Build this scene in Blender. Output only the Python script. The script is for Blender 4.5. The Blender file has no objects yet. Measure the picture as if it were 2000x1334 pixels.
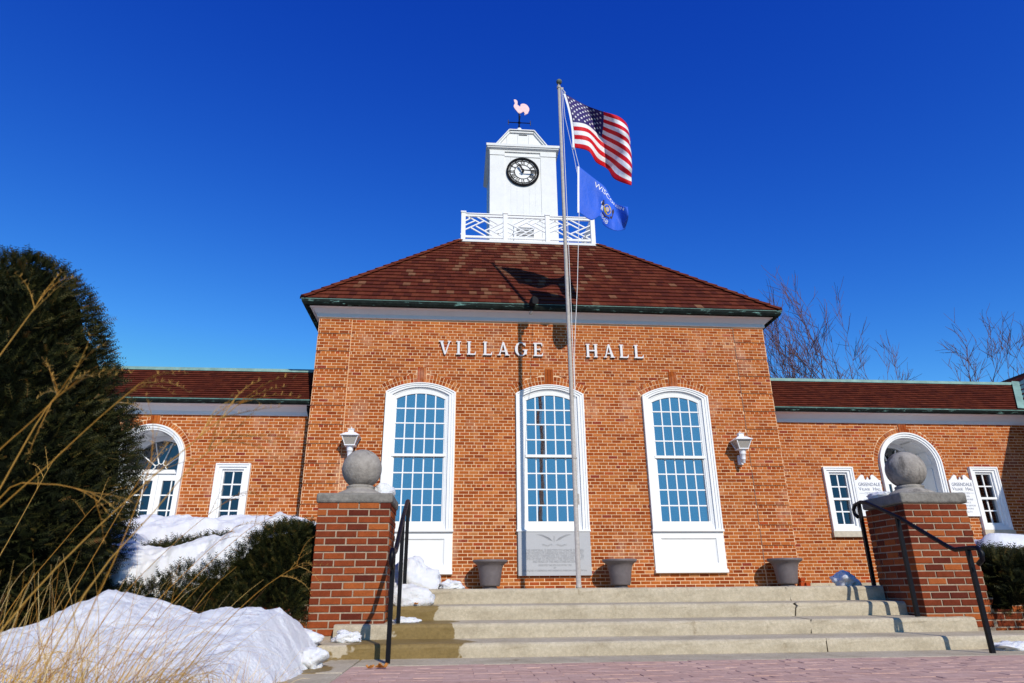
import bpy, math, random
import numpy as np
from mathutils import Vector, Matrix

rng = random.Random(7)
nrng = np.random.default_rng(11)
sc = bpy.context.scene
COL = sc.collection

# ------------------------------------------------------------------ camera, sky, sun, exposure
CAM_LOC = Vector((-2.0, -13.71, -0.019))
YAW, PITCH, ROLL = math.radians(4.965), math.radians(20.719), math.radians(-0.488)
fw = Vector((math.sin(YAW) * math.cos(PITCH), math.cos(YAW) * math.cos(PITCH), math.sin(PITCH)))
rt = Vector((math.cos(YAW), -math.sin(YAW), 0))
up = rt.cross(fw)
rt2 = math.cos(ROLL) * rt + math.sin(ROLL) * up
up2 = -math.sin(ROLL) * rt + math.cos(ROLL) * up
cam_data = bpy.data.cameras.new("camera")
cam = bpy.data.objects.new("camera", cam_data)
COL.objects.link(cam)
m4 = Matrix((rt2, up2, -fw)).transposed().to_4x4()
m4.translation = CAM_LOC
cam.matrix_world = m4
cam_data.sensor_width = 36
cam_data.lens = 1285.4 / 2000 * 36
cam_data.clip_start = 0.05
cam_data.clip_end = 3000
cam_data.dof.use_dof = True
cam_data.dof.focus_distance = 12.5
cam_data.dof.aperture_fstop = 4.0
sc.camera = cam

SUN_D = Vector((-0.33, 1.0, -0.69)).normalized()      # the way the light travels
SUN_EL = math.asin(-SUN_D.z)
SUN_AZ = math.atan2(-SUN_D.x, -SUN_D.y)                 # clockwise from +Y
world = bpy.data.worlds.new("World")
sc.world = world
world.use_nodes = True
wn = world.node_tree
for n in list(wn.nodes):
    wn.nodes.remove(n)
w_out = wn.nodes.new("ShaderNodeOutputWorld")
w_bg = wn.nodes.new("ShaderNodeBackground")
w_sky = wn.nodes.new("ShaderNodeTexSky")
w_sky.sky_type = 'NISHITA'
w_sky.sun_disc = False
w_sky.sun_elevation = SUN_EL
w_sky.sun_rotation = SUN_AZ
w_sky.altitude = 1500
w_sky.air_density = 1.0
w_sky.dust_density = 0.6
w_sky.ozone_density = 4.0
# deep polarised winter blue: the same contrast curve per channel over the whole sky
w_sep = wn.nodes.new("ShaderNodeSeparateColor")
w_com = wn.nodes.new("ShaderNodeCombineColor")
wn.links.new(w_sky.outputs[0], w_sep.inputs[0])
for ch, (gain, ref, power, top) in enumerate(((0.40, 1.0, 2.8, 1.7), (2.40, 1.85, 1.95, 6.0), (9.0, 3.6, 0.85, 11.2))):
    prev = w_sep.outputs[ch]
    for op, val in (('MULTIPLY', 1.0 / ref), ('POWER', power), ('MULTIPLY', gain), ('MINIMUM', top)):
        m_ = wn.nodes.new("ShaderNodeMath")
        m_.operation = op
        wn.links.new(prev, m_.inputs[0])
        m_.inputs[1].default_value = val
        prev = m_.outputs[0]
    wn.links.new(prev, w_com.inputs[ch])
wn.links.new(w_com.outputs[0], w_bg.inputs[0])
w_bg.inputs[1].default_value = 0.093
wn.links.new(w_bg.outputs[0], w_out.inputs[0])

sun_data = bpy.data.lights.new("sun", 'SUN')
sun_data.energy = 5.0
sun_data.angle = math.radians(0.5)
sun_data.color = (1.0, 0.94, 0.84)
sun = bpy.data.objects.new("sun", sun_data)
COL.objects.link(sun)
sun.rotation_euler = SUN_D.to_track_quat('-Z', 'Y').to_euler()
sun.location = (8, -30, 25)

sc.view_settings.view_transform = 'Standard'
sc.view_settings.look = 'None'
sc.view_settings.exposure = -0.22
sc.view_settings.gamma = 1.0
sc.view_settings.use_curve_mapping = False

# ------------------------------------------------------------------ material helpers
def new_mat(name):
    m = bpy.data.materials.new(name)
    m.use_nodes = True
    nt = m.node_tree
    b = nt.nodes["Principled BSDF"]
    return m, nt, b

def node(nt, typ, ins=None, **props):
    n = nt.nodes.new(typ)
    for k, v in props.items():
        setattr(n, k, v)
    for k, v in (ins or {}).items():
        s = n.inputs[k]
        if hasattr(v, 'is_output') or hasattr(v, 'links'):
            nt.links.new(v, s)
        else:
            s.default_value = v
    return n

def rgba(c):
    return (c[0], c[1], c[2], 1.0)

def pos_noise(nt, scale, detail=4, rough=0.6, stretch=None):
    g = node(nt, "ShaderNodeNewGeometry")
    v = g.outputs['Position']
    if stretch:
        mp = node(nt, "ShaderNodeMapping", {'Vector': v, 'Scale': stretch})
        v = mp.outputs[0]
    return node(nt, "ShaderNodeTexNoise", {'Vector': v, 'Scale': scale, 'Detail': detail, 'Roughness': rough})

def ramp(nt, fac, stops, interp='LINEAR'):
    r = node(nt, "ShaderNodeValToRGB")
    r.color_ramp.interpolation = interp
    e = r.color_ramp.elements
    e[0].position, e[0].color = stops[0][0], rgba(stops[0][1])
    e[1].position, e[1].color = stops[-1][0], rgba(stops[-1][1])
    for p, c in stops[1:-1]:
        x = e.new(p)
        x.color = rgba(c)
    nt.links.new(fac, r.inputs[0])
    return r.outputs[0]

def mixc(nt, fac, a, b, mode='MIX'):
    n = node(nt, "ShaderNodeMix", data_type='RGBA', blend_type=mode)
    for s, v in ((n.inputs[0], fac), (n.inputs[6], a), (n.inputs[7], b)):
        if hasattr(v, 'is_output'):
            nt.links.new(v, s)
        elif isinstance(v, (int, float)):
            s.default_value = v
        else:
            s.default_value = rgba(v)
    return n.outputs[2]

def math_n(nt, op, a, b=0.0, c=None, clamp=False):
    n = node(nt, "ShaderNodeMath", operation=op, use_clamp=clamp)
    for i, v in enumerate((a, b, c)):
        if v is None:
            continue
        if hasattr(v, 'is_output'):
            nt.links.new(v, n.inputs[i])
        else:
            n.inputs[i].default_value = v
    return n.outputs[0]

def bump(nt, b, h, strength=0.3, dist=0.01):
    n = node(nt, "ShaderNodeBump", {'Height': h, 'Strength': strength, 'Distance': dist})
    nt.links.new(n.outputs[0], b.inputs['Normal'])

def tone_src(nt, src):
    if src == 'attr':
        return node(nt, "ShaderNodeAttribute", attribute_name='tone').outputs['Fac']
    return node(nt, "ShaderNodeObjectInfo").outputs['Random']

def mat_plain(name, col, rough=0.6, var=0.12, scale=6, spots=None, bmp=0.0, bscale=60, metallic=0.0, stretch=None, spec=0.12):
    m, nt, b = new_mat(name)
    n = pos_noise(nt, scale, 5, 0.65, stretch)
    lo = [c * (1 - var) for c in col]
    hi = [min(1, c * (1 + var)) for c in col]
    c = ramp(nt, n.outputs[0], [(0.3, lo), (0.7, hi)])
    if spots:
        n2 = pos_noise(nt, spots[1], 6, 0.7, spots[3] if len(spots) > 3 else None)
        f = ramp(nt, n2.outputs[0], [(spots[2], (0, 0, 0)), (spots[2] + 0.1, (1, 1, 1))])
        c = mixc(nt, f, c, spots[0])
    nt.links.new(c, b.inputs['Base Color'])
    b.inputs['Roughness'].default_value = rough
    b.inputs['Metallic'].default_value = metallic
    b.inputs['Specular IOR Level'].default_value = spec
    if bmp:
        n3 = pos_noise(nt, bscale, 4, 0.7)
        bump(nt, b, n3.outputs[0], bmp, 0.01)
    return m

def mat_tone(name, stops, src, rough=0.85, grain=120, var=0.22, bmp=0.35, blotch=None, spec=0.06, wash=None):
    """Brick, tile or paver: each piece its own colour from its tone, with grain on top."""
    m, nt, b = new_mat(name)
    c = ramp(nt, tone_src(nt, src), stops)
    n = pos_noise(nt, grain, 5, 0.7)
    g = ramp(nt, n.outputs[0], [(0.3, (1 - var,) * 3), (0.7, (1 + var,) * 3)])
    c = mixc(nt, 1.0, c, g, 'MULTIPLY')
    n2 = pos_noise(nt, 14, 4, 0.6)
    g2 = ramp(nt, n2.outputs[0], [(0.3, (0.86,) * 3), (0.7, (1.12,) * 3)])
    c = mixc(nt, 1.0, c, g2, 'MULTIPLY')
    if blotch:
        n4 = pos_noise(nt, blotch[1], 6, 0.75)
        f = ramp(nt, n4.outputs[0], [(blotch[2], (0, 0, 0)), (blotch[2] + 0.12, (0.75,) * 3)])
        c = mixc(nt, f, c, blotch[0])
    if wash:
        n5 = pos_noise(nt, wash[1], 5, 0.7, (1, 1, 0.55))
        f = ramp(nt, n5.outputs[0], [(wash[2], (0, 0, 0)), (wash[2] + 0.2, (wash[3],) * 3)])
        c = mixc(nt, f, c, wash[0])
        n6 = pos_noise(nt, 0.7, 4, 0.6)
        g6 = ramp(nt, n6.outputs[0], [(0.3, (0.86,) * 3), (0.7, (1.08,) * 3)])
        c = mixc(nt, 1.0, c, g6, 'MULTIPLY')
    nt.links.new(c, b.inputs['Base Color'])
    b.inputs['Roughness'].default_value = rough
    b.inputs['Specular IOR Level'].default_value = spec
    bump(nt, b, n.outputs[0], bmp, 0.004)
    return m

WALL_STOPS = [(0.0, (0.216, 0.0396, 0.0092)), (0.15, (0.279, 0.0568, 0.0118)), (0.4, (0.333, 0.0774, 0.0151)), (0.6, (0.396, 0.1049, 0.0218)),
              (0.8, (0.45, 0.1419, 0.0353)), (0.9, (0.36, 0.0568, 0.0151)), (0.96, (0.495, 0.1935, 0.063)), (1.0, (0.243, 0.0396, 0.0185))]
PIER_STOPS = [(0.0, (0.095, 0.020, 0.012)), (0.25, (0.145, 0.030, 0.013)), (0.5, (0.205, 0.043, 0.015)), (0.75, (0.27, 0.062, 0.018)),
              (0.9, (0.33, 0.090, 0.024)), (1.0, (0.13, 0.026, 0.018))]
TILE_STOPS = [(0.0, (0.068, 0.016, 0.0098)), (0.3, (0.0944, 0.0208, 0.0115)), (0.6, (0.112, 0.0256, 0.0131)), (0.86, (0.1296, 0.0336, 0.0164)),
              (0.90, (0.152, 0.06, 0.0295)), (1.0, (0.188, 0.0864, 0.0459))]
M = {}
for s in ('attr', 'obj'):
    M['brick_' + s] = mat_tone('wall_brick_' + s, WALL_STOPS, s, wash=((0.60, 0.36, 0.24), 1.3, 0.55, 0.6))
    M['pier_' + s] = mat_tone('pier_brick_' + s, PIER_STOPS, s, bmp=0.5, blotch=((0.42, 0.30, 0.24), 9, 0.69))
    M['tile_' + s] = mat_tone('roof_tile_' + s, TILE_STOPS, s, grain=60)
    M['paver_' + s] = mat_tone('paver_' + s, [(0.0, (0.47, 0.295, 0.235)), (0.5, (0.50, 0.325, 0.262)), (1.0, (0.53, 0.350, 0.285))], s, grain=90, var=0.15,
                               blotch=((0.56, 0.42, 0.40), 20, 0.60))
M['paver_bed'] = mat_plain('paver_bed', (0.52, 0.40, 0.36), 0.95, 0.3, 9, bmp=0.3)
M['mortar'] = mat_plain('mortar', (0.74, 0.495, 0.295), 0.95, 0.12, 30, bmp=0.3, bscale=150)
M['pier_mortar'] = mat_plain('pier_mortar', (0.36, 0.275, 0.195), 0.95, 0.2, 25, bmp=0.4, bscale=150)
M['white'] = mat_plain('white_paint', (0.77, 0.77, 0.755), 0.45, 0.03, 5, spots=((0.66, 0.64, 0.60), 3.4, 0.66, (3, 3, 0.6)), bmp=0.05)
M['white_worn'] = mat_plain('weathered_white_paint', (0.72, 0.72, 0.695), 0.55, 0.04, 4, spots=((0.45, 0.43, 0.38), 2.2, 0.66, (6, 6, 0.7)), bmp=0.05)
M['white_lattice'] = mat_plain('white_lattice_paint', (0.78, 0.78, 0.77), 0.5, 0.03, 5)
M['copper'] = mat_plain('copper_patina', (0.012, 0.017, 0.015), 0.6, 0.4, 8, spots=((0.20, 0.38, 0.33), 3.2, 0.575, (1.0, 1, 5)), bmp=0.1, spec=0.06)
M['verdigris'] = mat_plain('verdigris', (0.20, 0.33, 0.29), 0.6, 0.25, 4, spots=((0.10, 0.16, 0.15), 5, 0.62), bmp=0.08)
M['patina_lip'] = mat_plain('patina_lip', (0.12, 0.22, 0.19), 0.6, 0.4, 5, spots=((0.30, 0.46, 0.40), 4, 0.6), bmp=0.08)
M['concrete_pale'] = mat_plain('cap_stone', (0.21, 0.195, 0.17), 0.9, 0.25, 14, spots=((0.11, 0.10, 0.088), 4.0, 0.55), bmp=0.9, bscale=45)
M['ball_stone'] = mat_plain('ball_stone', (0.30, 0.27, 0.235), 0.9, 0.22, 13, spots=((0.13, 0.115, 0.10), 3.1, 0.56, (1.6, 1.6, 0.5)), bmp=0.8, bscale=45)
M['sill_stone'] = mat_plain('sill_stone', (0.50, 0.44, 0.34), 0.85, 0.12, 12, bmp=0.3)
M['granite'] = mat_plain('grey_granite', (0.42, 0.42, 0.425), 0.7, 0.10, 90, bmp=0.08)
M['granite_cut'] = mat_plain('cut_lettering', (0.27, 0.27, 0.28), 0.8, 0.1, 60)
M['black_iron'] = mat_plain('black_iron', (0.004, 0.004, 0.006), 0.42, 0.3, 30, bmp=0.1, spec=0.18)
M['steel'] = mat_plain('aluminium_pole', (0.40, 0.365, 0.325), 0.6, 0.18, 20, spots=((0.22, 0.12, 0.06), 16, 0.64), metallic=0.1, bmp=0.1)
M['ball_green'] = mat_plain('weathered_bronze', (0.13, 0.15, 0.12), 0.6, 0.4, 20)
M['pot'] = mat_plain('brown_resin', (0.135, 0.115, 0.118), 0.5, 0.12, 12, spots=((0.17, 0.15, 0.15), 9, 0.6), spec=0.35)
M['rooster'] = mat_plain('faded_pink_paint', (0.80, 0.55, 0.54), 0.5, 0.08, 8)
M['dark_metal'] = mat_plain('dark_metal', (0.012, 0.012, 0.014), 0.6, 0.2, 10, spec=0.06)
M['letter'] = mat_plain('white_metal_letter', (0.66, 0.64, 0.635), 0.4, 0.03, 8)
M['sign_ink'] = mat_plain('blue_grey_ink', (0.10, 0.12, 0.19), 0.6, 0.05, 5)
M['sign_ink_pale'] = mat_plain('pale_grey_ink', (0.36, 0.38, 0.43), 0.6, 0.05, 5)
M['clock_black'] = mat_plain('clock_black', (0.008, 0.008, 0.010), 0.6, 0.1, 5, spec=0.03)
M['clock_hand'] = mat_plain('clock_hand_metal', (0.04, 0.038, 0.036), 0.6, 0.1, 5, spec=0.05)
M['lamp_white'] = mat_plain('lamp_white', (0.76, 0.76, 0.77), 0.35, 0.03, 6)
M['interior'] = mat_plain('interior', (0.10, 0.10, 0.10), 0.9, 0.1, 2)
M['curtain'] = mat_plain('curtain', (0.85, 0.83, 0.76), 0.9, 0.06, 10)
M['rope'] = mat_plain('rope', (0.72, 0.72, 0.70), 0.8, 0.05, 20)
M['soil'] = mat_plain('soil', (0.05, 0.038, 0.028), 0.95, 0.4, 12, bmp=0.6)
M['leaf_dry'] = mat_plain('dry_leaf', (0.42, 0.17, 0.04), 0.7, 0.35, 40)
M['bark'] = mat_plain('bark', (0.09, 0.07, 0.06), 0.9, 0.25, 12)
M['twig'] = mat_plain('twig', (0.115, 0.060, 0.058), 0.9, 0.25, 6)
M['roof_deck'] = mat_plain('roof_deck', (0.03, 0.012, 0.01), 0.95, 0.1, 5)
M['spot_black'] = M['dark_metal']

def glass_mat(name, tint, refl):
    m, nt, b = new_mat(name)
    out = nt.nodes['Material Output']
    gl = node(nt, "ShaderNodeBsdfGlossy", {'Color': (0.92, 0.97, 1.0, 1), 'Roughness': 0.015})
    tr = node(nt, "ShaderNodeBsdfTransparent", {'Color': rgba(tint)})
    n = pos_noise(nt, 2.3, 2, 0.4)
    bp = node(nt, "ShaderNodeBump", {'Height': n.outputs[0], 'Strength': 0.04, 'Distance': 0.05})
    nt.links.new(bp.outputs[0], gl.inputs['Normal'])
    mx = node(nt, "ShaderNodeMixShader", {0: refl, 1: tr.outputs[0], 2: gl.outputs[0]})
    nt.links.new(mx.outputs[0], out.inputs[0])
    return m
M['glass'] = glass_mat('window_glass', (0.55, 0.62, 0.66), 0.46)
M['glass_dark'] = glass_mat('dark_window_glass', (0.5, 0.55, 0.6), 0.10)

def lamp_glass_mat():
    m, nt, b = new_mat('frosted_lamp_glass')
    b.inputs['Base Color'].default_value = (0.50, 0.46, 0.40, 1)
    b.inputs['Roughness'].default_value = 0.25
    b.inputs['Transmission Weight'].default_value = 0.35
    return m
M['lamp_glass'] = lamp_glass_mat()

def snow_mat():
    m, nt, b = new_mat('snow')
    n = pos_noise(nt, 5, 6, 0.65)
    c = ramp(nt, n.outputs[0], [(0.3, (0.80, 0.80, 0.82)), (0.65, (0.88, 0.88, 0.885))])
    n3 = pos_noise(nt, 55, 5, 0.75)
    f = ramp(nt, n3.outputs[0], [(0.68, (0, 0, 0)), (0.76, (0.6,) * 3)])
    c = mixc(nt, f, c, (0.36, 0.32, 0.27))
    n4 = pos_noise(nt, 1.7, 5, 0.7)
    f4 = ramp(nt, n4.outputs[0], [(0.58, (0, 0, 0)), (0.74, (0.35,) * 3)])
    c = mixc(nt, f4, c, (0.60, 0.59, 0.57))
    nt.links.new(c, b.inputs['Base Color'])
    b.inputs['Roughness'].default_value = 0.7
    b.inputs['Subsurface Weight'].default_value = 0.15
    b.inputs['Subsurface Radius'].default_value = (0.03, 0.04, 0.05)
    n2 = pos_noise(nt, 38, 7, 0.75)
    bump(nt, b, n2.outputs[0], 0.8, 0.04)
    return m
M['snow'] = snow_mat()

def concrete_mat():
    """Step concrete: tan, sandy, with drip stains and a wet patch whose extent each slab carries as wet_from / wet_to."""
    m, nt, b = new_mat('step_concrete')
    n = pos_noise(nt, 3, 6, 0.7, (1, 1, 2.0))
    c = ramp(nt, n.outputs[0], [(0.25, (0.35, 0.29, 0.20)), (0.5, (0.47, 0.40, 0.285)), (0.75, (0.54, 0.465, 0.345))])
    ng = pos_noise(nt, 190, 4, 0.8)
    g = ramp(nt, ng.outputs[0], [(0.25, (0.72,) * 3), (0.7, (1.18,) * 3)])
    c = mixc(nt, 1.0, c, g, 'MULTIPLY')
    nm = pos_noise(nt, 34, 5, 0.75)
    g3 = ramp(nt, nm.outputs[0], [(0.3, (0.78,) * 3), (0.7, (1.14,) * 3)])
    c = mixc(nt, 1.0, c, g3, 'MULTIPLY')
    ns = pos_noise(nt, 2.1, 5, 0.75, (2.2, 1, 1.2))
    f = ramp(nt, ns.outputs[0], [(0.62, (0, 0, 0)), (0.74, (0.8,) * 3)])
    c = mixc(nt, f, c, (0.22, 0.165, 0.095))
    geo = node(nt, "ShaderNodeNewGeometry")
    sx = node(nt, "ShaderNodeSeparateXYZ", {0: geo.outputs['Position']})
    nw = pos_noise(nt, 3.2, 4, 0.55)
    wob = math_n(nt, 'MULTIPLY_ADD', nw.outputs[0], 0.9, -0.45)
    xw = math_n(nt, 'ADD', sx.outputs[0], wob)
    w0 = node(nt, "ShaderNodeAttribute", attribute_name='wet_from', attribute_type='OBJECT').outputs['Fac']
    w1 = node(nt, "ShaderNodeAttribute", attribute_name='wet_to', attribute_type='OBJECT').outputs['Fac']
    a = math_n(nt, 'MULTIPLY', math_n(nt, 'SUBTRACT', xw, w0), 40, clamp=True)
    d = math_n(nt, 'MULTIPLY', math_n(nt, 'SUBTRACT', w1, xw), 40, clamp=True)
    wet = math_n(nt, 'MULTIPLY', a, d)
    c = mixc(nt, wet, c, (0.46, 0.37, 0.19), 'MULTIPLY')
    nt.links.new(c, b.inputs['Base Color'])
    r = math_n(nt, 'MULTIPLY_ADD', wet, -0.45, 0.92)
    nt.links.new(r, b.inputs['Roughness'])
    b.inputs['Specular IOR Level'].default_value = 0.12
    bump(nt, b, ng.outputs[0], 0.45, 0.006)
    return m
M['concrete'] = concrete_mat()

def foliage_mat(name, stops):
    m, nt, b = new_mat(name)
    c = ramp(nt, tone_src(nt, 'attr'), stops)
    nt.links.new(c, b.inputs['Base Color'])
    b.inputs['Roughness'].default_value = 0.6
    b.inputs['Specular IOR Level'].default_value = 0.15
    return m
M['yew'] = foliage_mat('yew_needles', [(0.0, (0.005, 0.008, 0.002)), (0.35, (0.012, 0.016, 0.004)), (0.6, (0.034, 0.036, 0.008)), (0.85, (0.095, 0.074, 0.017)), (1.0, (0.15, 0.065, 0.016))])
M['yew_core'] = mat_plain('yew_shade', (0.004, 0.005, 0.003), 1.0, 0.3, 20, spec=0.0)  # near-black filler: the shade deep inside the foliage put into the colour
M['straw'] = foliage_mat('straw', [(0.0, (0.26, 0.105, 0.015)), (0.35, (0.42, 0.21, 0.035)), (0.7, (0.62, 0.40, 0.12)), (0.92, (0.70, 0.52, 0.25)), (1.0, (0.22, 0.08, 0.04))])

def ground_mat():
    m, nt, b = new_mat('winter_lawn')
    n = pos_noise(nt, 0.35, 6, 0.65)
    f = ramp(nt, n.outputs[0], [(0.60, (0, 0, 0)), (0.66, (1, 1, 1))])
    n2 = pos_noise(nt, 20, 5, 0.7)
    gr = ramp(nt, n2.outputs[0], [(0.3, (0.07, 0.06, 0.03)), (0.7, (0.16, 0.13, 0.065))])
    c = mixc(nt, f, gr, (0.80, 0.81, 0.84))
    nt.links.new(c, b.inputs['Base Color'])
    b.inputs['Roughness'].default_value = 0.95
    bump(nt, b, n2.outputs[0], 0.6, 0.04)
    return m
M['ground'] = ground_mat()

# ------------------------------------------------------------------ mesh helpers
WLOC = {}

class MB:
    def __init__(s):
        s.v, s.f, s.t = [], [], []

    def add(s, verts, faces, tone=0.5):
        o = len(s.v)
        s.v.extend(verts)
        for f in faces:
            s.f.append(tuple(i + o for i in f))
            s.t.append(tone)

    def box(s, x0, x1, y0, y1, z0, z1, tone=0.5):
        s.add([(x0, y0, z0), (x1, y0, z0), (x1, y1, z0), (x0, y1, z0), (x0, y0, z1), (x1, y0, z1), (x1, y1, z1), (x0, y1, z1)],
              [(0, 3, 2, 1), (4, 5, 6, 7), (0, 1, 5, 4), (1, 2, 6, 5), (2, 3, 7, 6), (3, 0, 4, 7)], tone)
        return s

    def obox(s, c, ax, ay, az, tone=0.5):
        """Box from its centre and three half-axis vectors."""
        c, ax, ay, az = map(Vector, (c, ax, ay, az))
        vs = [tuple(c + sx * ax + sy * ay + sz * az) for sz in (-1, 1) for sx, sy in ((-1, -1), (1, -1), (1, 1), (-1, 1))]
        s.add(vs, [(0, 3, 2, 1), (4, 5, 6, 7), (0, 1, 5, 4), (1, 2, 6, 5), (2, 3, 7, 6), (3, 0, 4, 7)], tone)
        return s

    def bar(s, a, b, w, d, upv=(0, 1, 0), tone=0.5):
        """Rectangular bar from a to b, w across, d along upv."""
        a, b, upv = Vector(a), Vector(b), Vector(upv)
        ax = b - a
        side = ax.cross(upv).normalized()
        up_ = side.cross(ax).normalized()
        return s.obox((a + b) / 2, ax / 2, side * w / 2, up_ * d / 2, tone)

    def prism(s, pts, y0, y1, tone=0.5):
        """Polygon in XZ extruded from y0 (front) to y1."""
        n = len(pts)
        vs = [(p[0], y0, p[1]) for p in pts] + [(p[0], y1, p[1]) for p in pts]
        fs = [tuple(range(n)), tuple(range(2 * n - 1, n - 1, -1))] + [(i, i + n, (i + 1) % n + n, (i + 1) % n) for i in range(n)]
        s.add(vs, fs, tone)
        return s

    def extrude_x(s, prof, x0, x1, closed=True, tone=0.5, caps=True):
        n = len(prof)
        vs = [(x0, p[0], p[1]) for p in prof] + [(x1, p[0], p[1]) for p in prof]
        k = n if closed else n - 1
        fs = [(i, (i + 1) % n, (i + 1) % n + n, i + n) for i in range(k)]
        if caps and closed:
            fs += [tuple(range(n - 1, -1, -1)), tuple(range(n, 2 * n))]
        s.add(vs, fs, tone)
        return s

    def perim(s, x0, x1, y0, y1, prof, tone=0.5, closed=False):
        """Mitred moulding round a rectangle; profile of (outward, z)."""
        n = len(prof)
        vs = []
        for (cx, cy, sx, sy) in ((x0, y0, -1, -1), (x1, y0, 1, -1), (x1, y1, 1, 1), (x0, y1, -1, 1)):
            vs += [(cx + sx * o, cy + sy * o, z) for o, z in prof]
        fs = []
        for c in range(4):
            d = (c + 1) % 4
            for i in range(n if closed else n - 1):
                j = (i + 1) % n
                fs.append((c * n + i, d * n + i, d * n + j, c * n + j))
        s.add(vs, fs, tone)
        return s

    def ring(s, outer, inner, yf, yb, tone=0.5, ysf=None):
        """Band between two open outlines in XZ (same count), front at yf; closed round if the outlines are closed lists."""
        n = len(outer)
        yi = yf if ysf is None else ysf
        vs = [(p[0], yf, p[1]) for p in outer] + [(p[0], yi, p[1]) for p in inner] + [(p[0], yb, p[1]) for p in outer] + [(p[0], yb, p[1]) for p in inner]
        fs = []
        for i in range(n):
            j = (i + 1) % n
            fs += [(i, j, j + n, i + n), (i + n, j + n, j + 3 * n, i + 3 * n), (i, i + 2 * n, j + 2 * n, j)]
        s.add(vs, fs, tone)
        return s

    def tube(s, pts, radii, k=6, tone=0.5, caps=True):
        pts = [Vector(p) for p in pts]
        if not hasattr(radii, '__len__'):
            radii = [radii] * len(pts)
        vs, prev = [], None
        for i, p in enumerate(pts):
            t = (pts[min(i + 1, len(pts) - 1)] - pts[max(i - 1, 0)])
            t = t.normalized() if t.length > 1e-9 else Vector((0, 0, 1))
            if prev is None:
                a = Vector((0, 0, 1)) if abs(t.z) < 0.9 else Vector((1, 0, 0))
                u = t.cross(a).normalized()
            else:
                u = (prev - t * prev.dot(t))
                u = u.normalized() if u.length > 1e-9 else t.orthogonal().normalized()
            prev = u
            w = t.cross(u)
            for q in range(k):
                an = 2 * math.pi * q / k
                vs.append(tuple(p + radii[i] * (math.cos(an) * u + math.sin(an) * w)))
        fs = []
        for i in range(len(pts) - 1):
            for q in range(k):
                r = (q + 1) % k
                fs.append((i * k + q, i * k + r, (i + 1) * k + r, (i + 1) * k + q))
        if caps:
            fs += [tuple(range(k - 1, -1, -1)), tuple((len(pts) - 1) * k + q for q in range(k))]
        s.add(vs, fs, tone)
        return s

    def lathe(s, prof, n, c, tone=0.5, rot=0.0, sq=(1, 1)):
        """Profile of (r, z) turned about a vertical axis through c."""
        k = len(prof)
        vs = []
        for q in range(n):
            an = 2 * math.pi * q / n + rot
            vs += [(c[0] + r * math.cos(an) * sq[0], c[1] + r * math.sin(an) * sq[1], c[2] + z) for r, z in prof]
        fs = []
        for q in range(n):
            r = (q + 1) % n
            for i in range(k - 1):
                fs.append((q * k + i, r * k + i, r * k + i + 1, q * k + i + 1))
        fs.append(tuple(q * k for q in range(n - 1, -1, -1)))
        fs.append(tuple(q * k + k - 1 for q in range(n)))
        s.add(vs, fs, tone)
        return s

def link(name, data, parent, loc):
    o = bpy.data.objects.new(name, data)
    COL.objects.link(o)
    if parent is not None:
        o.parent = parent
        o.location = Vector(loc) - Vector(WLOC[parent.name])
    else:
        o.location = loc
    WLOC[o.name] = tuple(loc)
    return o

def build(mb, name, mat, parent=None, origin=None, smooth=False, bevel=0.0, tone_attr=False):
    org = origin if origin is not None else (WLOC[parent.name] if parent is not None else (0, 0, 0))
    me = bpy.data.meshes.new(name)
    v = np.asarray(mb.v, dtype=np.float64) - np.asarray(org)
    me.from_pydata(v.tolist(), [], mb.f)
    if tone_attr:
        a = me.attributes.new('tone', 'FLOAT', 'FACE')
        a.data.foreach_set('value', np.asarray(mb.t, dtype=np.float32))
    if smooth:
        me.polygons.foreach_set('use_smooth', [True] * len(me.polygons))
    me.materials.append(mat)
    me.update()
    o = link(name, me, parent, org)
    if bevel:
        b = o.modifiers.new('bevel', 'BEVEL')
        b.width = bevel
        b.segments = 2
        b.limit_method = 'ANGLE'
    return o

def thing(name, label, cat, loc=(0, 0, 0), group=None):
    o = bpy.data.objects.new(name, None)
    COL.objects.link(o)
    o.location = loc
    o.empty_display_size = 0.2
    WLOC[o.name] = tuple(loc)
    o['label'] = label
    o['category'] = cat
    if group:
        o['group'] = group
    return o

def tag(o, label=None, cat=None, kind=None, group=None):
    if label: o['label'] = label
    if cat: o['category'] = cat
    if kind: o['kind'] = kind
    if group: o['group'] = group
    return o

def empty_part(name, parent, loc=None):
    o = bpy.data.objects.new(name, None)
    COL.objects.link(o)
    o.empty_display_size = 0.1
    l = loc if loc is not None else WLOC[parent.name]
    o.parent = parent
    o.location = Vector(l) - Vector(WLOC[parent.name])
    WLOC[o.name] = tuple(l)
    return o

TEXTS = []
def text_mesh(txt, size, align='CENTER', extrude=0.0, spacing=1.0):
    cu = bpy.data.curves.new('lettering', 'FONT')
    cu.body = txt
    cu.size = size
    cu.align_x = align
    cu.extrude = extrude
    cu.resolution_u = 3
    cu.space_character = spacing
    o = bpy.data.objects.new('lettering', cu)
    COL.objects.link(o)
    dg = bpy.context.evaluated_depsgraph_get()
    me = bpy.data.meshes.new_from_object(o.evaluated_get(dg))
    bpy.data.objects.remove(o)
    bpy.data.curves.remove(cu)
    n = len(me.vertices)
    co = np.zeros(n * 3)
    me.vertices.foreach_get('co', co)
    co = co.reshape(n, 3)
    faces = [tuple(p.vertices) for p in me.polygons]
    bpy.data.meshes.remove(me)
    return co, faces

# ------------------------------------------------------------------ brickwork
BM, BL, JT = 0.0677, 0.203, 0.0130      # course height, stretcher module, joint
CAMV = np.array(CAM_LOC)

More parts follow.
